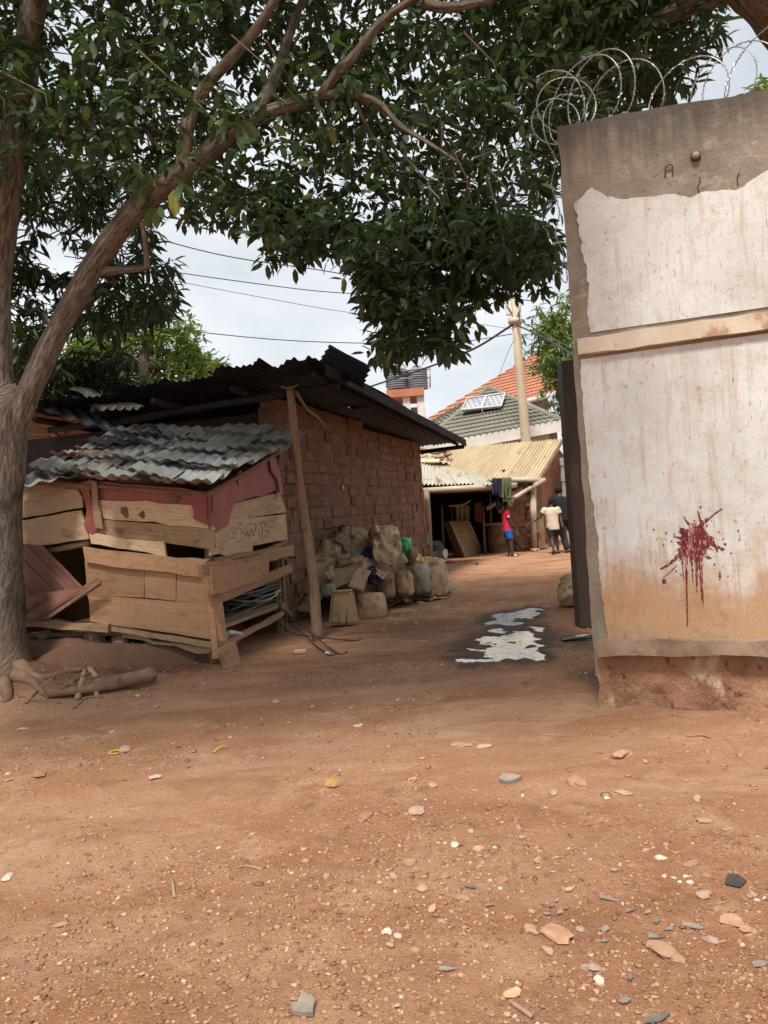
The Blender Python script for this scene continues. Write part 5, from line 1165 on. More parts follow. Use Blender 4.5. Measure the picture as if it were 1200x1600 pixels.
# ================================================================== PEOPLE
def cap(p, q, r0, r1, n=10):
    p, q = np.array(p, float), np.array(q, float); d = q-p; L = np.linalg.norm(d); d /= L
    pts = [p-d*r0*.95, p-d*r0*.6, p, q, q+d*r1*.6, q+d*r1*.95]; return tubeVF(pts, [r0*.3, r0*.8, r0, r1, r1*.8, r1*.3], n)[:2]
def cyl(p, q, r0, r1, n=12): return tubeVF([p, q], [r0, r1], n)[:2]
def ell(c, r, n=12, rot=0.0):
    V = []; Fc = []; m = 8
    for j in range(m+1):
        ph = -math.pi/2*.98+math.pi*.98*j/m
        for i in range(n): th = 2*math.pi*i/n; V.append((math.cos(ph)*math.cos(th)*r[0], math.cos(ph)*math.sin(th)*r[1], math.sin(ph)*r[2]))
    for j in range(m):
        for i in range(n): Fc.append((j*n+i, j*n+(i+1) % n, (j+1)*n+(i+1) % n, (j+1)*n+i))
    Fc += [tuple(range(n-1, -1, -1)), tuple(m*n+i for i in range(n))]
    c_, s_ = math.cos(rot), math.sin(rot); V = np.array(V) @ np.array([[c_, s_, 0], [-s_, c_, 0], [0, 0, 1]])
    return V+np.array(c, float), Fc
def blend(name, parts, mat, parent, base, vox=.014):
    v, f = join(parts); o = mesh(name, v+np.array(base), f, mat, parent, smooth=True)
    m = o.modifiers.new('skin', 'REMESH'); m.mode = 'VOXEL'; m.voxel_size = vox; m.use_smooth_shade = True
    s = o.modifiers.new('soft', 'SMOOTH'); s.factor = .5; s.iterations = 3
    return o
def hand(w, d, side, s=1.0):
    """palm with four fingers and a thumb; w wrist, d pointing direction, side thumb direction"""
    w, d, side = np.array(w), np.array(d)/np.linalg.norm(d), np.array(side)/np.linalg.norm(side); nn = np.cross(d, side); o = [cap(w, w+d*.07*s, .024*s, .034*s)]
    for k, l in enumerate((.062, .072, .066, .05)):
        b = w+d*.085*s+side*(.026-.018*k)*s; m = b+d*l*.5*s; o += [cap(b, m, .009*s, .0085*s, 6), cap(m, m+(d*.8+nn*.5)*l*.5*s, .0085*s, .007*s, 6)]
    b = w+d*.03*s+side*.03*s; o += [cap(b, b+(d*.5+side*.7)*.05*s, .011*s, .009*s, 6)]
    return o
def torso(j, h, tr, prof, n=16):
    a = math.atan2(tr[1], tr[0]); ca, sa = math.cos(a), math.sin(a); V = []; Fc = []
    for t, w, d in prof:
        c = j['hip']*(1-t)+j['neck']*t
        for i in range(n):
            th = 2*math.pi*i/n; x, y = w*h*np.sign(math.cos(th))*abs(math.cos(th))**.85, d*h*math.sin(th); V.append((c[0]+x*ca-y*sa, c[1]+x*sa+y*ca, c[2]))
    k = len(prof)
    Fc = [(q*n+i, q*n+(i+1) % n, (q+1)*n+(i+1) % n, (q+1)*n+i) for q in range(k-1) for i in range(n)] + [tuple(range(n-1, -1, -1)), tuple((k-1)*n+i for i in range(n))]
    return np.array(V), Fc
def person(base, label, H, J, clothes, hair=None):
    p = thing('person', base, label, 'person'); b = []
    j = {k: np.array(v, float)*H for k, v in J.items()}; h = H
    fwd = np.array(J.get('fwd', (0, 1, 0)), float); rt = np.array([fwd[1], -fwd[0], 0])
    hc = j['head']; b += [ell(hc, (.050*h, .055*h, .066*h)), ell(hc+fwd*.02*h-np.array([0, 0, .026*h]), (.036*h, .036*h, .04*h)), ell(hc+fwd*.058*h-np.array([0, 0, .008*h]), (.010*h, .013*h, .016*h))]
    for s in (-1, 1): b += [ell(hc+rt*.05*h*s-np.array([0, 0, .006*h]), (.010*h, .012*h, .018*h))]
    b += [cap(j['neck']-np.array([0, 0, .02*h]), hc-np.array([0, 0, .03*h]), .034*h, .032*h)]
    tr = np.array(J.get('wide', rt)); tor = []
    tor.append(torso(j, h, tr, ((-.12, .05, .04), (0, .085, .062), (.25, .082, .06), (.5, .086, .064), (.75, .098, .066), (.93, .088, .05), (1.0, .05, .04))))
    b += tor
    for s in 'lr':
        sh, elb, wr, hp, kn, an = (j[k+s] for k in ('sh', 'el', 'wr', 'hp', 'kn', 'an'))
        b += [cap(sh, elb, .033*h, .026*h), cap(elb, wr, .026*h, .019*h), cap(hp, kn, .055*h, .037*h), cap(kn, kn*.6+an*.4, .036*h, .036*h), cap(kn*.6+an*.4, an, .036*h, .023*h)]
        ft = np.array(J.get('ft'+s, fwd), float); b += [cap(an+np.array([0, 0, -.015*h])-ft*.02*h, an+ft*.10*h+np.array([0, 0, -.026*h]), .024*h, .02*h)]
        b += hand(wr, wr-elb, J.get('th'+s, fwd), h/1.75)
    blend('body', b, MAT['skin'], p, base, .011)
    if hair is not None: blend('hair', [ell(hc+np.array([0, 0, .012*h])-fwd*.008*h, (.054*h, .058*h, .060*h))], MAT['hair'], p, base, .011)
    for nm, mt, fn in clothes: blend(nm, fn(j, h, tr), MAT[mt], p, base, .013)
    return p
def shirt(sl=.6, low=.0, big=1.0):
    def f(j, h, tr):
        a = math.atan2(tr[1], tr[0]); o = []
        o.append(torso(j, h, tr, [(t, w*big, d*big) for t, w, d in ((low-.15, .104, .080), (low, .104, .080), (.2, .099, .075), (.45, .098, .076), (.7, .108, .078), (.88, .104, .066), (.96, .075, .05), (1.0, .045, .042))]))
        for s in 'lr': sh, el = j['sh'+s], j['el'+s]; o += [cyl(sh*1.02-el*.02, sh*(1-sl)+el*sl, .047*h*big, .044*h*big), ell(sh, (.047*h, .047*h, .047*h))]
        return o
    return f
def trousers(k=1.0, wide=1.0, to='kn'):
    def f(j, h, tr):
        a = math.atan2(tr[1], tr[0]); o = [ell(j['hip'], (.096*h, .072*h, .06*h), rot=a), ell(j['hip']-np.array([0, 0, .03*h]), (.094*h, .07*h, .05*h), rot=a)]
        for s in 'lr':
            hp, kn, an = j['hp'+s], j['kn'+s], j['an'+s]
            if to == 'kn': o.append(cyl(hp, hp*(1-k)+kn*k, .066*h*wide, .056*h*wide))
            else: o += [cap(hp, kn, .066*h*wide, .05*h*wide), cyl(kn, an*1.0+np.array([0, 0, .012*h]), .05*h*wide, .043*h*wide), ell(kn, (.05*h, .05*h, .05*h))]
        return o
    return f
# child in red shirt, side on to us, facing right, head behind the laundry
b1 = G(796, 870)
person(b1, 'child in red shirt and blue shorts standing below the hanging laundry', 1.42, dict(
    fwd=(.85, -.3, 0), wide=(.3, .85, 0), hip=(0, 0, .50), neck=(-.02, 0, .83), head=(.01, 0, .925),
    shl=(-.03, .09, .80), ell=(.02, .12, .64), wrl=(.10, .08, .54), shr=(.0, -.09, .79), elr=(.035, -.11, .62), wrr=(.115, -.10, .52),
    hpl=(0, .05, .48), knl=(.0, .06, .27), anl=(.01, .07, .045), hpr=(0, -.05, .48), knr=(.03, -.05, .27), anr=(.05, -.05, .045)),
    [('polo_shirt', 'shirt_red', shirt(.55, -.02, 1.05)), ('shorts', 'shorts_blue', trousers(.75, 1.12))], True)
box('sleeve_badge', b1+Vector((.01, -.215, 1.02)), (.045, .006, .05), MAT['shoe_white'], [o for o in scene.objects if o.name.startswith('person')][-1], bev=.002)
# child in cream shirt walking away
b2_ = G(866, 866)
person(b2_, 'child in cream shirt and dark shorts walking away beside the adult', 1.42, dict(
    fwd=(.1, 1, 0), wide=(1, -.05, 0), hip=(.01, 0, .50), neck=(0, 0, .83), head=(.015, .02, .925),
    shl=(-.115, 0, .795), ell=(-.19, .02, .68), wrl=(-.255, .05, .63), shr=(.115, 0, .79), elr=(.15, -.02, .64), wrr=(.155, -.07, .53),
    hpl=(-.05, 0, .48), knl=(-.035, -.03, .27), anl=(-.03, -.12, .075), hpr=(.055, 0, .48), knr=(.075, .06, .27), anr=(.09, .08, .045), ftl=(0, .6, -.7), ftr=(.2, 1, 0), thl=(0, 1, 0), thr=(-1, 0, 0)),
    [('shirt', 'shirt_cream', shirt(.55, -.06, 1.12)), ('shorts', 'denim', trousers(.75, 1.0))], True)
# adult in black
b3 = G(884, 864)
person(b3, 'adult in black shirt and dark jeans walking away behind the gate post', 1.74, dict(
    fwd=(.25, 1, 0), wide=(1, -.2, 0), hip=(.0, 0, .52), neck=(-.015, .05, .825), head=(-.02, .09, .91),
    shl=(-.125, .05, .795), ell=(-.16, .10, .64), wrl=(-.12, .20, .56), shr=(.12, .03, .795), elr=(.20, .05, .68), wrr=(.21, .16, .60),
    hpl=(-.05, 0, .50), knl=(-.02, .0, .27), anl=(.01, -.06, .045), hpr=(.055, 0, .50), knr=(.14, .07, .28), anr=(.23, .12, .05), ftl=(.3, 1, 0), ftr=(.5, 1, 0), thl=(1, 0, 0), thr=(-1, 0, 0)),
    [('t_shirt', 'shirt_black', shirt(.75, 0, 1.06)), ('jeans', 'denim', trousers(1, 1.06, 'an'))], True)
ps = [o for o in scene.objects if o.name.startswith('person') and o.parent is None]
for o, c in ((ps[0], [(.14, -.06, .03), (.07, .10, .03)]), (ps[1], [(.14, .17, .03), (-.03, -.14, .06)]), (ps[2], [(.05, .0, .03), (.46, .30, .04)])):
    for q in c: V, Fc = ell((0, 0, 0), (.055, .12, .03)); m = mesh('shoe', V+np.array(o.location)+np.array(q), Fc, MAT['shoe_white'] if o is ps[0] else MAT['denim'], o, smooth=True)

# ================================================================== TREES
LEAF = np.array([[0, 0, 0], [.28, .17, .035], [.28, 0, -.01], [.28, -.17, .035], [.68, .165, .015], [.68, 0, -.03], [.68, -.165, .015], [1, 0, -.10]])
LT = np.array([[0, 2, 1], [0, 3, 2], [1, 2, 5], [1, 5, 4], [2, 3, 6], [2, 6, 5], [4, 5, 7], [5, 6, 7]])
def leaf_frames(cen, n_each, size, droop, spread, wid=1.0, outward=None):
    """rosettes of leaves: returns M (k,3,3) columns scaled axes and positions"""
    N = len(cen); k = N*n_each; az = rng.uniform(0, 2*np.pi, k); el = rng.normal(droop, spread, k)
    d = np.stack([np.cos(az)*np.cos(el), np.sin(az)*np.cos(el), np.sin(el)], -1)
    roll = rng.normal(0, .5, k); side = np.stack([-np.sin(az), np.cos(az), np.zeros(k)], -1); upv = np.cross(d, side)
    s2 = side*np.cos(roll)[:, None]+upv*np.sin(roll)[:, None]; u2 = np.cross(d, s2); L = size*rng.uniform(.65, 1.2, k)
    Mx = np.stack([d*L[:, None], s2*(L*wid)[:, None], u2*L[:, None]], -1)
    pos = np.repeat(cen, n_each, 0) + d*.02 + rng.normal(0, .03, (k, 3))
    return Mx, pos
def leaf_mesh(name, Mx, pos, mat, parent):
    V = np.einsum('kij,vj->kvi', Mx, LEAF)+pos[:, None]; k = len(pos)
    T = (LT[None]+(np.arange(k)*8)[:, None, None]).reshape(-1, 3); o = fast_mesh(name, V.reshape(-1, 3), T, mat, parent); return tag(o, kind='stuff')
def region(poly, y0, y1, n, gap=.0, gs=.9, seed=1, pw=1.0, jit=.07):
    P = np.array(poly, float); lo, hi = P.min(0), P.max(0); out = []
    while len(out) < n:
        px = rng.uniform(lo[0], hi[0], 4000); py = rng.uniform(lo[1], hi[1], 4000); ok = inpoly(px, py, [tuple(p) for p in poly]); px, py = px[ok], py[ok]
        Y = y0+(y1-y0)*rng.uniform(0, 1, len(px))**pw
        u, v = (px-600)/F, (800-py)/F; Q_ = np.stack([(u*cr+v*sr)*Y, Y, CAMH+(-u*sr+v*cr)*Y], -1)
        Q_ = Q_+rng.normal(0, jit, Q_.shape); g = fbm(Q_[:, 0]/gs+seed, Q_[:, 1]/gs, Q_[:, 2]/gs, s=seed, o=2) > gap; out += list(Q_[g])
    return np.array(out[:n])
def limb(name, pts, rad, parent, n=10, jit=.10, res=6, seed=0): return tube(name, pts, rad, MAT['bark'], parent, n, jit, seed, True, res)

tree = thing('shade_tree', TREE, 'big shade tree with forked trunk at the left and limb arching right', 'tree')
tz = TREE.z
limb('trunk', [W(-10, 1092, 7.1), W(-8, 1052, 7.15), W(-8, 1000, 7.15), W(-9, 900, 7.15), W(-7, 800, 7.15), W(-3, 700, 7.15), W(3, 640, 7.15), W(10, 600, 7.15)], [.44, .36, .28, .25, .24, .24, .24, .16], tree, 18, .10, 6, 3)
limb('branch', [W(6, 680, 7.15), W(-2, 600, 7.15), W(-7, 520, 7.1), W(-4, 420, 7.1), W(6, 330, 7.05), W(18, 240, 7.0), W(36, 130, 6.9), W(54, 0, 6.8), W(75, -130, 6.7), W(100, -280, 6.6)], [.18, .14, .135, .13, .125, .12, .115, .11, .09, .06], tree, 12, .10, 6, 5)
limb('branch', [W(16, 690, 7.15), W(34, 640, 7.1), W(58, 585, 7.05), W(96, 505, 7.0), W(140, 425, 6.9), W(185, 360, 6.8), W(225, 315, 6.7), W(270, 280, 6.6), W(310, 252, 6.5), W(350, 218, 6.4), W(395, 188, 6.35), W(450, 166, 6.3), W(505, 150, 6.25)], [.13, .115, .108, .105, .103, .10, .098, .098, .092, .08, .07, .06, .05], tree, 12, .08, 5, 7)
limb('branch', [W(-4, 300, 7.0), W(-20, 230, 6.9), W(-45, 150, 6.8)], [.09, .075, .05], tree, 8, .1, 5, 8)
br = [([(286, 268, 6.55), (290, 225, 6.5), (298, 180, 6.5), (325, 130, 6.45), (362, 90, 6.4), (408, 36, 6.3), (450, -40, 6.2)], [.075, .065, .06, .055, .05, .045, .03]),
      ([(505, 150, 6.25), (545, 146, 6.2), (590, 160, 6.15), (625, 196, 6.1), (667, 222, 6.05), (718, 255, 6.0)], [.05, .03, .025, .022, .019, .012]),
      ([(500, 152, 6.25), (525, 118, 6.2), (560, 80, 6.1), (600, 30, 6.0), (660, -10, 5.9)], [.05, .045, .04, .035, .03]),
      ([(520, 145, 6.25), (590, 165, 6.4), (680, 185, 6.5), (760, 215, 6.6)], [.035, .03, .022, .012]),
      ([(155, 424, 6.9), (185, 422, 6.8), (232, 418, 6.7)], [.05, .035, .028]), ([(230, 420, 6.7), (228, 385, 6.65), (222, 348, 6.6)], [.03, .028, .02]),
      ([(395, 188, 6.35), (430, 120, 6.6), (450, 60, 6.8), (480, -20, 7.0)], [.06, .05, .045, .03]),
      ([(555, 160, 6.2), (580, 210, 6.3), (620, 270, 6.4), (650, 330, 6.5)], [.02, .018, .015, .01]), ([(660, 4, 6.0), (700, 12, 5.9), (770, 0, 5.8)], [.05, .04, .03]),
      ([(800, 100, 6.4), (830, 125, 6.4), (870, 140, 6.4)], [.025, .02, .015])]
for q, r in br: limb('branch', [W(*p) for p in q], r, tree, 8, .1, 5, int(q[0][0]))
R1 = [(-150, -330), (1150, -330), (1130, 0), (1000, 40), (905, 120), (885, 190), (868, 330), (830, 345), (700, 375), (560, 372), (490, 362), (420, 345), (380, 350), (330, 345), (290, 330), (255, 318), (200, 260), (100, 250), (-100, 300)]
R2 = [(405, 320), (560, 340), (840, 330), (866, 395), (845, 432), (822, 455), (798, 472), (770, 452), (738, 462), (722, 520), (692, 556), (665, 530), (640, 552), (600, 566), (588, 545), (604, 512), (572, 450), (552, 395), (500, 360), (480, 395), (465, 404), (440, 380), (420, 372)]
cen = np.concatenate([region(R1, 6.0, 9.2, 5000, -.30, .8, 3), region(R2, 5.6, 7.4, 760, -.30, .6, 5), region([(410, 330), (500, 330), (490, 372), (468, 402), (430, 385)], 6.0, 6.8, 60, -1, 1, 9)])
top = np.stack([rng.uniform(-4.2, 1.0, 2200), rng.uniform(1.3, 4.0, 2200), rng.uniform(5.6, 7.8, 2200)], -1); top = top[fbm(top[:, 0], top[:, 1], top[:, 2], s=77, o=2) > -.3]  # out-of-view crown overhead, added and shaped for the shade it casts
cen = np.concatenate([cen, top])
Mx, pos = leaf_frames(cen, 8, .14, -.45, .5, 1.0)
# the leaves hanging lowest and nearest become separate leaves
dpt = pos[:, 1]; vpx = (pos[:, 0]*cr-(pos[:, 2]-CAMH)*sr)/dpt*F+600; vpy = 800-((pos[:, 0]*sr+(pos[:, 2]-CAMH)*cr))/dpt*F
cand = np.where((vpy > 300) & (vpx > 250) & (vpx < 870))[0]; cand = cand[np.argsort(dpt[cand])][:260]; msk = np.ones(len(pos), bool); msk[cand] = False
leaf_mesh('crown', Mx[msk], pos[msk], MAT['leaf'], tree)
LM = bpy.data.meshes.new('leaf_blade'); LM.from_pydata(LEAF.tolist(), [], LT.tolist()); LM.materials.append(MAT['leaf'])
def leaf_objs(idx, Mx, pos, parent, me):
    o0 = np.array(wloc(parent))
    for i in idx:
        o = bpy.data.objects.new('leaf', me); COL.objects.link(o); o.parent = parent
        m4 = Matrix.Identity(4)
        for r in range(3):
            for c in range(3): m4[r][c] = Mx[i][r][c]
            m4[r][3] = pos[i][r]-o0[r]
        o.matrix_local = m4
leaf_objs(cand, Mx, pos, tree, LM)
# sprouts of big pale leaves on the limb
spr = []
for px, py, Y in ((205, 255, 6.5), (225, 290, 6.5), (238, 270, 6.5), (350, 165, 6.2), (365, 185, 6.2), (278, 185, 6.4), (240, 320, 6.5), (280, 285, 6.4), (372, 195, 6.2), (215, 265, 6.45)): spr.append(np.array(W(px, py, Y)))
MAT['leaf_sprout'] = leafmat('leaf_sprout', (.10, .16, .07), (.15, .21, .10), (.15, .22, .06), .2, .35)
Ms, ps_ = leaf_frames(np.array(spr), 4, .20, -.9, .4, 1.25); LM2 = LM.copy(); LM2.materials.clear(); LM2.materials.append(MAT['leaf_sprout'])
leaf_objs(range(len(ps_)), Ms, ps_, tree, LM2)
# twigs through the crown
tw_ = []
_py = 800-(cen[:, 0]*sr+(cen[:, 2]-CAMH)*cr)/cen[:, 1]*F; _px = 600+(cen[:, 0]*cr-(cen[:, 2]-CAMH)*sr)/cen[:, 1]*F
pick = rng.choice(np.where((_py < 270) | ((_px > 640) & (_px < 800) & (_py < 430)))[0], 420, replace=False)
for i in pick:
    a = cen[i]; b = a+np.array([rng.normal(-.12, .15), rng.normal(.0, .2), rng.uniform(.1, .4)]); c = b+np.array([rng.normal(-.15, .15), rng.normal(0, .2), rng.uniform(.05, .3)])
    tw_.append(tubeVF([a, b, c], [.003, .006, .009], 4)[:2])
v, f = join(tw_); tag(mesh('twigs', v, f, MAT['bark'], tree, np.zeros((len(v), 2))), kind='stuff')
# exposed roots
MAT['root'] = M('root_bark', (.165, .10, .066), (.25, .16, .108), 9, .95, 'Object', (1, 1, 1), .8, 40, .01, c3=(.15, .085, .055), s3=8, t3=.55, var=.1, spec=.08)
for q, r in (([(20, 1040), (48, 1062), (75, 1078)], [.08, .045, .015]), ([(30, 1050), (60, 1058), (110, 1052), (150, 1047)], [.08, .05, .035, .015]), ([(80, 1080), (120, 1062), (150, 1050)], [.012, .02, .01]), ([(5, 1062), (10, 1080), (0, 1095)], [.06, .04, .015]), ([(95, 1100), (60, 1085), (30, 1080)], [.01, .016, .012])):
    tube('root', [GP(*p)+Vector((0, 0, r_*.2)) for p, r_ in zip(q, r)], r, MAT['root'], tree, 8, .22, q[0][0], True, 4)

# mango tree behind the trunk
mt = thing('mango_tree', (-6.6, 11.2, 0), 'dark drooping mango tree behind the leaning limb at the left', 'tree')
limb('trunk', [(-6.6, 11.2, -.1), (-6.5, 11.1, 1.5), (-6.3, 11, 3), (-5.6, 10.8, 4.5)], [.3, .25, .2, .15], mt)
limb('branch', [(-6.3, 11, 3), (-4.8, 10.6, 4.0), W(180, 440, 10)], [.15, .09, .04], mt); limb('branch', [(-5.6, 10.8, 4.5), (-5.2, 10.4, 5.6), (-5, 10, 6.6)], [.12, .08, .05], mt)
R4 = [(-90, 240), (200, 250), (232, 330), (240, 395), (266, 430), (268, 470), (235, 490), (200, 500), (160, 525), (125, 550), (80, 590), (-90, 600)]
cm = np.concatenate([region(R4, 9.2, 12, 620, -.35, .8, 13), region([(55, 560), (190, 545), (225, 590), (205, 618), (60, 632)], 11.2, 12.2, 90, -.1, .6, 14)]); Mm, pm_ = leaf_frames(cm, 10, .26, -.55, .4, .55); leaf_mesh('crown', Mm, pm_, MAT['leaf_mango'], mt)
# tree behind the compound wall, upper right
rt_ = thing('leafy_tree', (3.6, 7.6, 0), 'long leaved dark tree rising behind the boundary wall and razor wire', 'tree')
limb('trunk', [(3.6, 7.6, -.1), (3.7, 7.5, 2), (3.9, 7.3, 4), W(1280, 120, 6.6), W(1228, 22, 6.2), W(1178, -28, 5.9), W(1080, -80, 5.8)], [.30, .28, .26, .25, .24, .22, .15], rt_, 14, .06, 6, 4)
limb('branch', [(3.8, 7.4, 3.4), W(1010, 120, 7.2), W(930, 90, 7.0), W(870, 110, 6.9)], [.12, .10, .07, .04], rt_)
limb('branch', [W(1178, -28, 5.9), W(1050, 20, 6.4), W(980, 60, 6.8)], [.10, .07, .03], rt_)
R6 = [(860, -120), (1150, -120), (1118, 20), (1125, 70), (1090, 110), (1040, 150), (1000, 158), (960, 175), (900, 195), (872, 240), (860, 330), (838, 300), (840, 150)]
cm = region(R6, 6.3, 8.6, 520, -.4, .7, 23); Mm, pm_ = leaf_frames(cm, 9, .20, -.3, .55, .6); leaf_mesh('crown', Mm, pm_, MAT['leaf'], rt_)
# bright tree beyond the house, left
bt = thing('bright_tree', (W(235, 600, 20).x, 20.5, 0), 'sunlit bright green tree beyond the black roof at left', 'tree')
limb('trunk', [(W(235, 600, 20).x, 20.5, 0), (W(230, 600, 20).x, 20.5, 3), W(225, 570, 20.5), W(240, 520, 20.5)], [.3, .25, .16, .07], bt)
for a, b_ in (((225, 570), (175, 540)), ((228, 575), (290, 560)), ((225, 570), (330, 580))): limb('branch', [W(*a, 20.5), W(*b_, 20.3)], [.12, .03], bt, 7)
R7 = [(80, 620), (95, 560), (140, 520), (185, 488), (235, 474), (268, 478), (290, 510), (312, 545), (318, 572), (345, 566), (352, 580), (335, 600), (305, 612), (240, 626), (140, 630)]
cm = region(R7, 18.8, 22.2, 1200, .0, .8, 33, jit=.15); Mm, pm_ = leaf_frames(cm, 9, .24, -.2, .6, .8); leaf_mesh('crown', Mm, pm_, MAT['leaf_bright'], bt)
# tree by the orange roof, right
bt = thing('pale_green_tree', (W(885, 700, 33).x, 33, 0), 'pale green tree beyond the alley beside the orange roof', 'tree')
limb('trunk', [(W(885, 700, 33).x, 33, 0), W(885, 640, 33), W(875, 560, 33)], [.3, .2, .08], bt)
limb('branch', [W(885, 640, 33), W(865, 600, 32.6)], [.1, .03], bt, 7)
R8 = [(836, 530), (842, 505), (858, 490), (880, 484), (925, 470), (930, 660), (880, 648), (862, 620), (858, 585), (845, 562)]
cm = region(R8, 31, 35, 800, .05, 1.1, 43, jit=.35); Mm, pm_ = leaf_frames(cm, 9, .36, -.5, .5, .6); leaf_mesh('crown', Mm, pm_, MAT['leaf_bright'], bt)
bt = thing('leafy_treetop', (W(1200, 300, 12).x, 12.4, 0), 'bright treetop peeking over the boundary wall at far right', 'tree')
limb('trunk', [(W(1205, 300, 12).x, 12.4, 0), W(1205, 170, 12.4)], [.15, .06], bt, 7)
cm = region([(1175, 150), (1190, 134), (1230, 128), (1260, 190), (1180, 190)], 11.6, 13, 90, -1, 1, 51); Mm, pm_ = leaf_frames(cm, 9, .22, -.3, .5, .7); leaf_mesh('crown', Mm, pm_, MAT['leaf_bright'], bt)

# ================================================================== LOOSE THINGS ON THE GROUND
random.seed(99)
def stone(px, py, w, mat='stone_pink', hr=.4, asp=.75, name='stone', label='rounded pinkish stone half buried in the foreground earth', cat='stone', group='stones in the foreground earth', sub=2, rough=.42, sink=.36):
    p = GP(px, py); s = w*p.y/F; h = s*hr
    o = lump(name, (p.x, p.y, p.z+h*(.5-sink)), (s, s*asp, h), MAT[mat], None, random.randint(0, 900), rough, sub, rotz=random.random()*3.1); return tag(o, label, cat, group)
for px, py, w in ((787, 1377, 20), (830, 1455, 26), (857, 1487, 20), (907, 1452, 16), (925, 1515, 32), (1145, 1440, 34), (1130, 1425, 30), (900, 1225, 30), (865, 1240, 16), (650, 1268, 28), (645, 1220, 16), (675, 1228, 18), (760, 1340, 14), (748, 1328, 18), (1110, 1470, 24), (1165, 1455, 28), (1100, 1400, 22),
    (1085, 1352, 26), (840, 1345, 18), (695, 1372, 14), (660, 1390, 24), (720, 1405, 22), (640, 1350, 20), (615, 1370, 16), (593, 1380, 12), (510, 1370, 12), (598, 1330, 12), (395, 1305, 10), (350, 1500, 14), (230, 1470, 10), (150, 1505, 12), (1175, 1400, 18), (1060, 1500, 24), (1040, 1320, 12), (1000, 1260, 10), (815, 1395, 12),
    (940, 1400, 14), (1010, 1330, 12), (880, 1390, 10), (760, 1480, 14), (690, 1440, 10), (545, 1450, 12), (430, 1540, 14), (300, 1340, 9), (175, 1145, 12), (245, 1105, 10), (430, 1098, 12), (100, 1155, 10), (1070, 1220, 9), (780, 1260, 10), (735, 1300, 12)):
    stone(px, py, w, random.choice(('stone_pink', 'stone_pink', 'stone')), random.uniform(.4, .65), random.uniform(.6, .95))
for px, py, w, lb in ((870, 1462, 62, 'broad flat pinkish stone embedded in the foreground earth'), (1035, 1487, 58, 'long flat tan stone embedded near the right foreground'), (570, 1277, 34, 'pale flat stone slab in the middle foreground'), (972, 1180, 40, 'flat pinkish stone below the wall corner'),
    (720, 1165, 30, 'low dark reddish stone left of the dry leaf'), (1137, 1296, 20, 'pale speckled stone near the right edge'), (195, 1173, 32, 'pale flat stone beside the yellow ring'), (62, 1211, 28, 'pale flat stone near the left edge')):
    stone(px, py, w, 'stone_pink', .26, .6, 'flat_stone', lb, 'stone', None, 2, .4, .3)
stone(520, 1227, 30, 'ochre', .6, .8, 'ochre_stone', 'rounded ochre stone in the middle foreground', 'stone', None, 2, .2)
def shard(px, py, w, asp, rot, mat, name, label, cat, group=None, th=.006, tilt=.0, seed=0, npt=7):
    p = GP(px, py); s = w*p.y/F/2; pts = []; rr = random.Random(seed or int(px*7+py))
    for i in range(npt):
        a = i*2*math.pi/npt+rr.uniform(-.3, .3); r = s*rr.uniform(.6, 1.15); x, y = r*math.cos(a), r*math.sin(a)*asp; x, y = x*math.cos(rot)-y*math.sin(rot), x*math.sin(rot)+y*math.cos(rot)
        pts.append(Vector((p.x+x, p.y+y*1.0, p.z+th+.004+tilt*y+rr.uniform(-.002, .003))))
    o = plate(name, pts, th, MAT[mat], None, nrm=(0, 0, 1)); return tag(o, label, cat, group)
for px, py, w, a, r in ((955, 1407, 34, .3, -.6), (985, 1424, 20, .4, .2), (1025, 1440, 16, .9, 1.0), (1022, 1466, 32, .4, -.2), (1045, 1453, 20, .5, .3), (1086, 1450, 44, .35, -.6), (945, 1455, 20, .7, .8), (945, 1472, 14, .6, .2), (735, 1387, 20, .6, -.7), (764, 1416, 20, .4, .2), (695, 1517, 32, .45, -.2),
    (985, 1530, 20, .6, .8), (977, 1567, 30, .6, .2), (1022, 1594, 50, .4, .1), (1188, 1510, 30, .5, -.1), (862, 1418, 14, .5, .3), (875, 1428, 16, .6, 1), (855, 1430, 14, .5, -.4), (885, 1422, 10, .6, .4), (960, 1362, 18, .6, 0), (1012, 1428, 12, .6, .5), (870, 1410, 10, .5, .9)):
    shard(px, py, w*1.1, a*.9, r, 'slate', 'slate_shard', 'thin grey shard lying on the right foreground earth', 'shard', 'grey shards in the foreground', .0035, npt=5, tilt=random.uniform(-.1, .1))
o = shard(795, 1222, 50, .55, .1, 'slate', 'grey_tile_piece', 'large pale grey broken tile piece in the right middle foreground', 'tile piece', None, .02, .15)
shard(475, 1578, 36, 1.6, .1, 'slate', 'shoe_sole', 'worn grey shoe sole at the bottom edge', 'shoe sole', None, .014, 0, 5, 12)
shard(1147, 1378, 40, .9, -.3, 'black_plastic', 'black_plastic_piece', 'crumpled black plastic piece near the right edge', 'plastic', None, .004, .12, 11, 6)
for px, py, w, r in ((756, 1167, 28, .1), (1101, 1284, 34, -.2), (802, 1556, 42, .5), (675, 1422, 26, 1.2), (975, 1240, 28, -.5), (890, 1392, 20, .3), (815, 1310, 14, .4), (1090, 1250, 22, 1), (660, 1186, 12, .2), (870, 1100, 14, 0), (935, 1092, 12, .1), (15, 1220, 12, .4), (220, 1525, 14, .1), (35, 1140, 24, .1), (660, 1003, 20, 0), (95, 1447, 28, .2)):
    shard(px, py, w, .5, r, 'dry_leaf', 'dry_leaf', 'curled tan dry leaf fallen on the bare earth', 'leaf', 'dry leaves on the earth', .003, .15, npt=9)
shard(243, 1216, 22, .8, .1, 'chip_white', 'pale_disc', 'pale round chip lying in the left foreground', 'chip', None, .005, 0, 3, 10)
shard(560, 1135, 22, .45, .1, 'chip_white', 'paper_scrap', 'white paper scrap on the ground before the alley', 'paper', None, .003, .2)
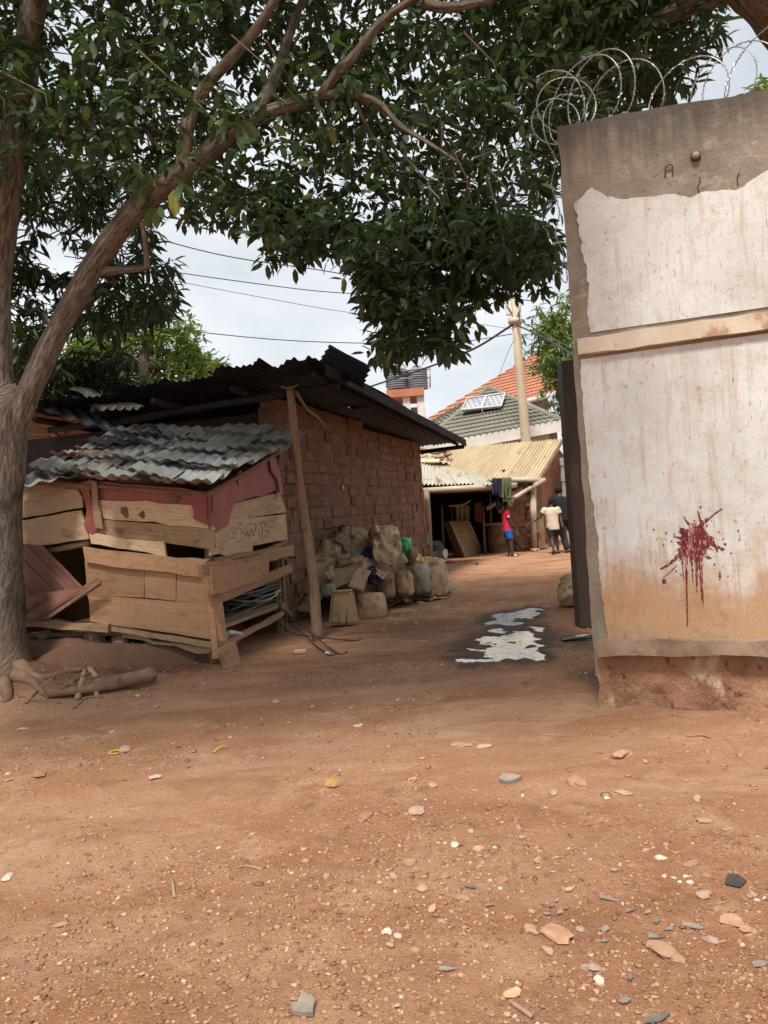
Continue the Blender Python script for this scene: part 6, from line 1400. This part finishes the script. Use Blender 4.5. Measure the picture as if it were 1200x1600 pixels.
for px, py, w in ((710, 1321, 18), (1032, 1341, 14), (1038, 1370, 12), (1052, 1372, 9), (1072, 1370, 10), (1078, 1380, 14), (948, 1248, 10), (622, 1463, 14), (605, 1458, 18), (937, 1535, 22), (342, 1325, 8), (14, 1372, 20), (12, 1210, 8), (1062, 1378, 8), (773, 1325, 8)):
    stone(px, py, w, 'chip_white', .5, .8, 'white_chip', 'small whitish plaster chip on the foreground earth', 'chip', 'white chips on the earth')
p = GP(180, 1178); o = tube('yellow_ring', [p+Vector((.035*math.cos(a), .035*math.sin(a), .012)) for a in np.linspace(0, 5.6, 14)], .005, MAT['yellow'], None, 6); tag(o, 'thin yellow plastic ring at the left', 'ring')
o = tube('yellow_string', [GP(334, 1178)+Vector((0, 0, .01)), GP(345, 1172)+Vector((0, 0, .02)), GP(354, 1169)+Vector((0, 0, .01))], .005, MAT['yellow'], None, 5, res=3); tag(o, 'short yellow string on the earth left of centre', 'string')
for pts, r, lb in ((((270, 1378), (271, 1390), (273, 1404)), .006, 'short curved reddish twig in the left foreground'), (((370, 1358), (385, 1354), (410, 1360)), .004, 'thin straw lying left of centre'), (((800, 1570), (815, 1580), (832, 1592)), .007, 'dark bent twig at the bottom right of centre'),
    (((40, 1095), (58, 1075), (85, 1058)), .012, 'thin stick lying beside the trunk base'), (((115, 1108), (135, 1092), (160, 1090)), .010, 'thin curved stick in front of the log'), (((140, 1072), (148, 1082), (152, 1090)), .02, 'short stub stick leaning on the log'),
    (((118, 1045), (135, 1048), (150, 1060)), .025, 'broken branch piece behind the log'), (((120, 1070), (100, 1065), (142, 1053)), .012, 'forked twig between trunk and log'), (((1075, 1152), (1095, 1150), (1110, 1154)), .008, 'thin dark stick below the wall plinth'), (((840, 1148), (870, 1150), (900, 1150)), .004, 'straw lying before the alley mouth')):
    o = tube('stick', [GP(*q)+Vector((0, 0, r*.8)) for q in pts], r, MAT['twig'], None, 6, .15, res=3); tag(o, lb, 'stick')
o = tube('log', [GP(75, 1080)+Vector((0, 0, .03)), GP(130, 1084)+Vector((0, 0, .05)), GP(180, 1080)+Vector((0, 0, .075)), GP(243, 1068)+Vector((0, 0, .08))], [.028, .045, .065, .05], MAT['root'], None, 12, .4, 6, res=6); tag(o, 'weathered log lying in front of the shack by the tree', 'log')
stone(155, 1066, 18, 'stone_pink', .6, .8, 'pale_lump', 'pale stone sitting behind the log', 'stone', None, 1, .3)
o = box('pale_block', GP(469, 1021)+Vector((0, 0, .02)), (.12, .07, .035), MAT['chip_white'], None, bev=.006); tag(o, 'small pale yellow block on the ground by the leaning pole', 'block')
o = lump('white_pebble', GP(512, 1023)+Vector((0, 0, .015)), (.06, .05, .04), MAT['fascia'], None, 7, .2, 1); tag(o, 'small white pebble at the end of the black cables', 'pebble')
for i, (px, py, w) in enumerate(((630, 955, .4), (645, 965, .3), (660, 945, .3), (612, 968, .16), (650, 975, .12), (690, 950, .25), (620, 975, .1), (600, 985, .1))):
    p = GP(px, py); shard(px, py, w*F/p.y, .6, random.random()*3, 'card', 'torn_card', 'torn scrap of brown card on the earth in front of the sacks', 'scrap', 'card scraps by the sacks', .006, .25)
# say which stone, shard, leaf or scrap each one is, by the nearest landmark
LMK = [(475, 1578, 'shoe sole'), (795, 1222, 'large grey tile piece'), (1147, 1378, 'black plastic piece'), (520, 1227, 'ochre stone'), (870, 1462, 'broad flat pinkish stone'), (1035, 1487, 'long flat tan stone'), (945, 1105, 'wall corner'), (570, 1277, 'pale flat slab'), (180, 1178, 'yellow ring'), (243, 1216, 'pale round chip'), (560, 1135, 'white paper scrap'), (535, 980, 'tan container'), (680, 910, 'pale end sack'), (30, 1050, 'tree trunk base'), (835, 850, 'pale door post')]
def topx(o):
    p = o.location; return ((p.x*cr-(p.z-CAMH)*sr)/p.y*F+600, 800-(p.x*sr+(p.z-CAMH)*cr)/p.y*F)
bk = {}
for o in scene.objects:
    n0 = o.name.split('.')[0]
    if o.parent is None and o.get('group') in ('stones in the foreground earth', 'grey shards in the foreground', 'dry leaves on the earth', 'white chips on the earth', 'card scraps by the sacks', 'rubble along the alley house'):
        x, y = topx(o); m = min(LMK, key=lambda q: math.hypot(q[0]-x, q[1]-y)); ang = math.degrees(math.atan2(m[1]-y, x-m[0])) % 360
        dw = ('right', 'upper right', 'far side', 'upper left', 'left', 'lower left', 'near side', 'lower right')[int((ang+22.5)//45) % 8]
        bk.setdefault((n0, m[2], dw), []).append((math.hypot(m[0]-x, m[1]-y), o))
WORD = {'stone': 'pinkish stone', 'slate_shard': 'thin grey shard', 'dry_leaf': 'tan dry leaf', 'white_chip': 'small whitish chip', 'torn_card': 'torn brown card scrap', 'rubble_stone': 'rubble stone'}
ORD = ('closest', 'second closest', 'third closest', 'fourth closest', 'fifth closest', 'sixth closest', 'seventh closest', 'eighth closest', 'ninth closest', 'tenth closest', 'eleventh closest', 'twelfth closest')
for (n0, mk, dw), l in bk.items():
    l.sort(key=lambda q: q[0])
    for i, (_, o) in enumerate(l):
        o['label'] = (WORD.get(n0, n0)+' ' if len(l) == 1 else ORD[min(i, 11)]+' '+WORD.get(n0, n0)+' ') + 'on the '+dw+' of the '+mk
# gravel: countless small stones pressed into the earth
ICO = None
bm = bmesh.new(); bmesh.ops.create_icosphere(bm, subdivisions=1, radius=1.0); IV = np.array([v.co[:] for v in bm.verts]); IF = np.array([[v.index for v in q.verts] for q in bm.faces]); bm.free()
def gravel(n, mat, smin, smax, seed, box_=(-3.4, 3.0, 1.75, 6.6), right=0.0, name='gravel', pw=2.6):
    r_ = np.random.default_rng(seed); x = r_.uniform(box_[0], box_[1], n*3); y = box_[2]+(box_[3]-box_[2])*r_.uniform(0, 1, n*3)**1.5
    ok = (np.abs(x) < y*.56+.2) & (pudmask(x, y) < -.3) & (fbm(x*1.1, y*1.1, s=seed, o=4)+right*x*.25 > .08+r_.normal(0, .28, n*3)); x, y = x[ok][:n], y[ok][:n]; n = len(x)
    s = smin+(smax-smin)*r_.uniform(0, 1, n)**pw; z = gh(x, y)
    J = 1+.36*r_.normal(size=(n, len(IV), 1)).clip(-1.6, 1.6); sc = np.stack([s*r_.uniform(.7, 1.3, n), s*r_.uniform(.7, 1.3, n), s*r_.uniform(.3, .7, n)], -1); a = r_.uniform(0, 6.28, n); c_, s_ = np.cos(a), np.sin(a)
    P = IV[None]*J*sc[:, None]; P = np.stack([P[..., 0]*c_[:, None]-P[..., 1]*s_[:, None], P[..., 0]*s_[:, None]+P[..., 1]*c_[:, None], P[..., 2]], -1)
    P = P+np.stack([x, y, z+s*.12], -1)[:, None]; T = IF[None]+(np.arange(n)*len(IV))[:, None, None]
    o = fast_mesh(name, P.reshape(-1, 3), T.reshape(-1, 3), mat, None); return o
def gravmat():
    t = NT('gravel'); g = t.new('ShaderNodeNewGeometry'); r = t.new('ShaderNodeValToRGB'); t.l.new(g.outputs['Random Per Island'], r.inputs[0]); e = r.color_ramp.elements
    e[0].color = (.20, .095, .056, 1); e[1].color = (.56, .41, .30, 1)
    for p, c in ((.3, (.29, .148, .086)), (.65, (.36, .20, .122)), (.93, (.43, .26, .17))): q = e.new(p); q.color = (*c, 1)
    t.bump(t.noise(t.coord('Object', (1, 1, 1), False), 120, 4, .7), .4, .004); return t.fin(r.outputs[0], .92, .15)
gm = gravmat()
o = gravel(24000, gm, .0022, .0105, 5); tag(o, 'fine reddish gravel scattered over the foreground earth', 'gravel', kind='stuff')
o = gravel(900, gm, .006, .019, 6, right=.5, name='coarse_gravel', pw=2.0); tag(o, 'coarser stones scattered over the right foreground', 'gravel', kind='stuff')
o = gravel(2500, gm, .004, .016, 8, (-5, 2.5, 6.3, 14), name='alley_gravel', pw=3); tag(o, 'small stones scattered over the shaded earth before the alley', 'gravel', kind='stuff')
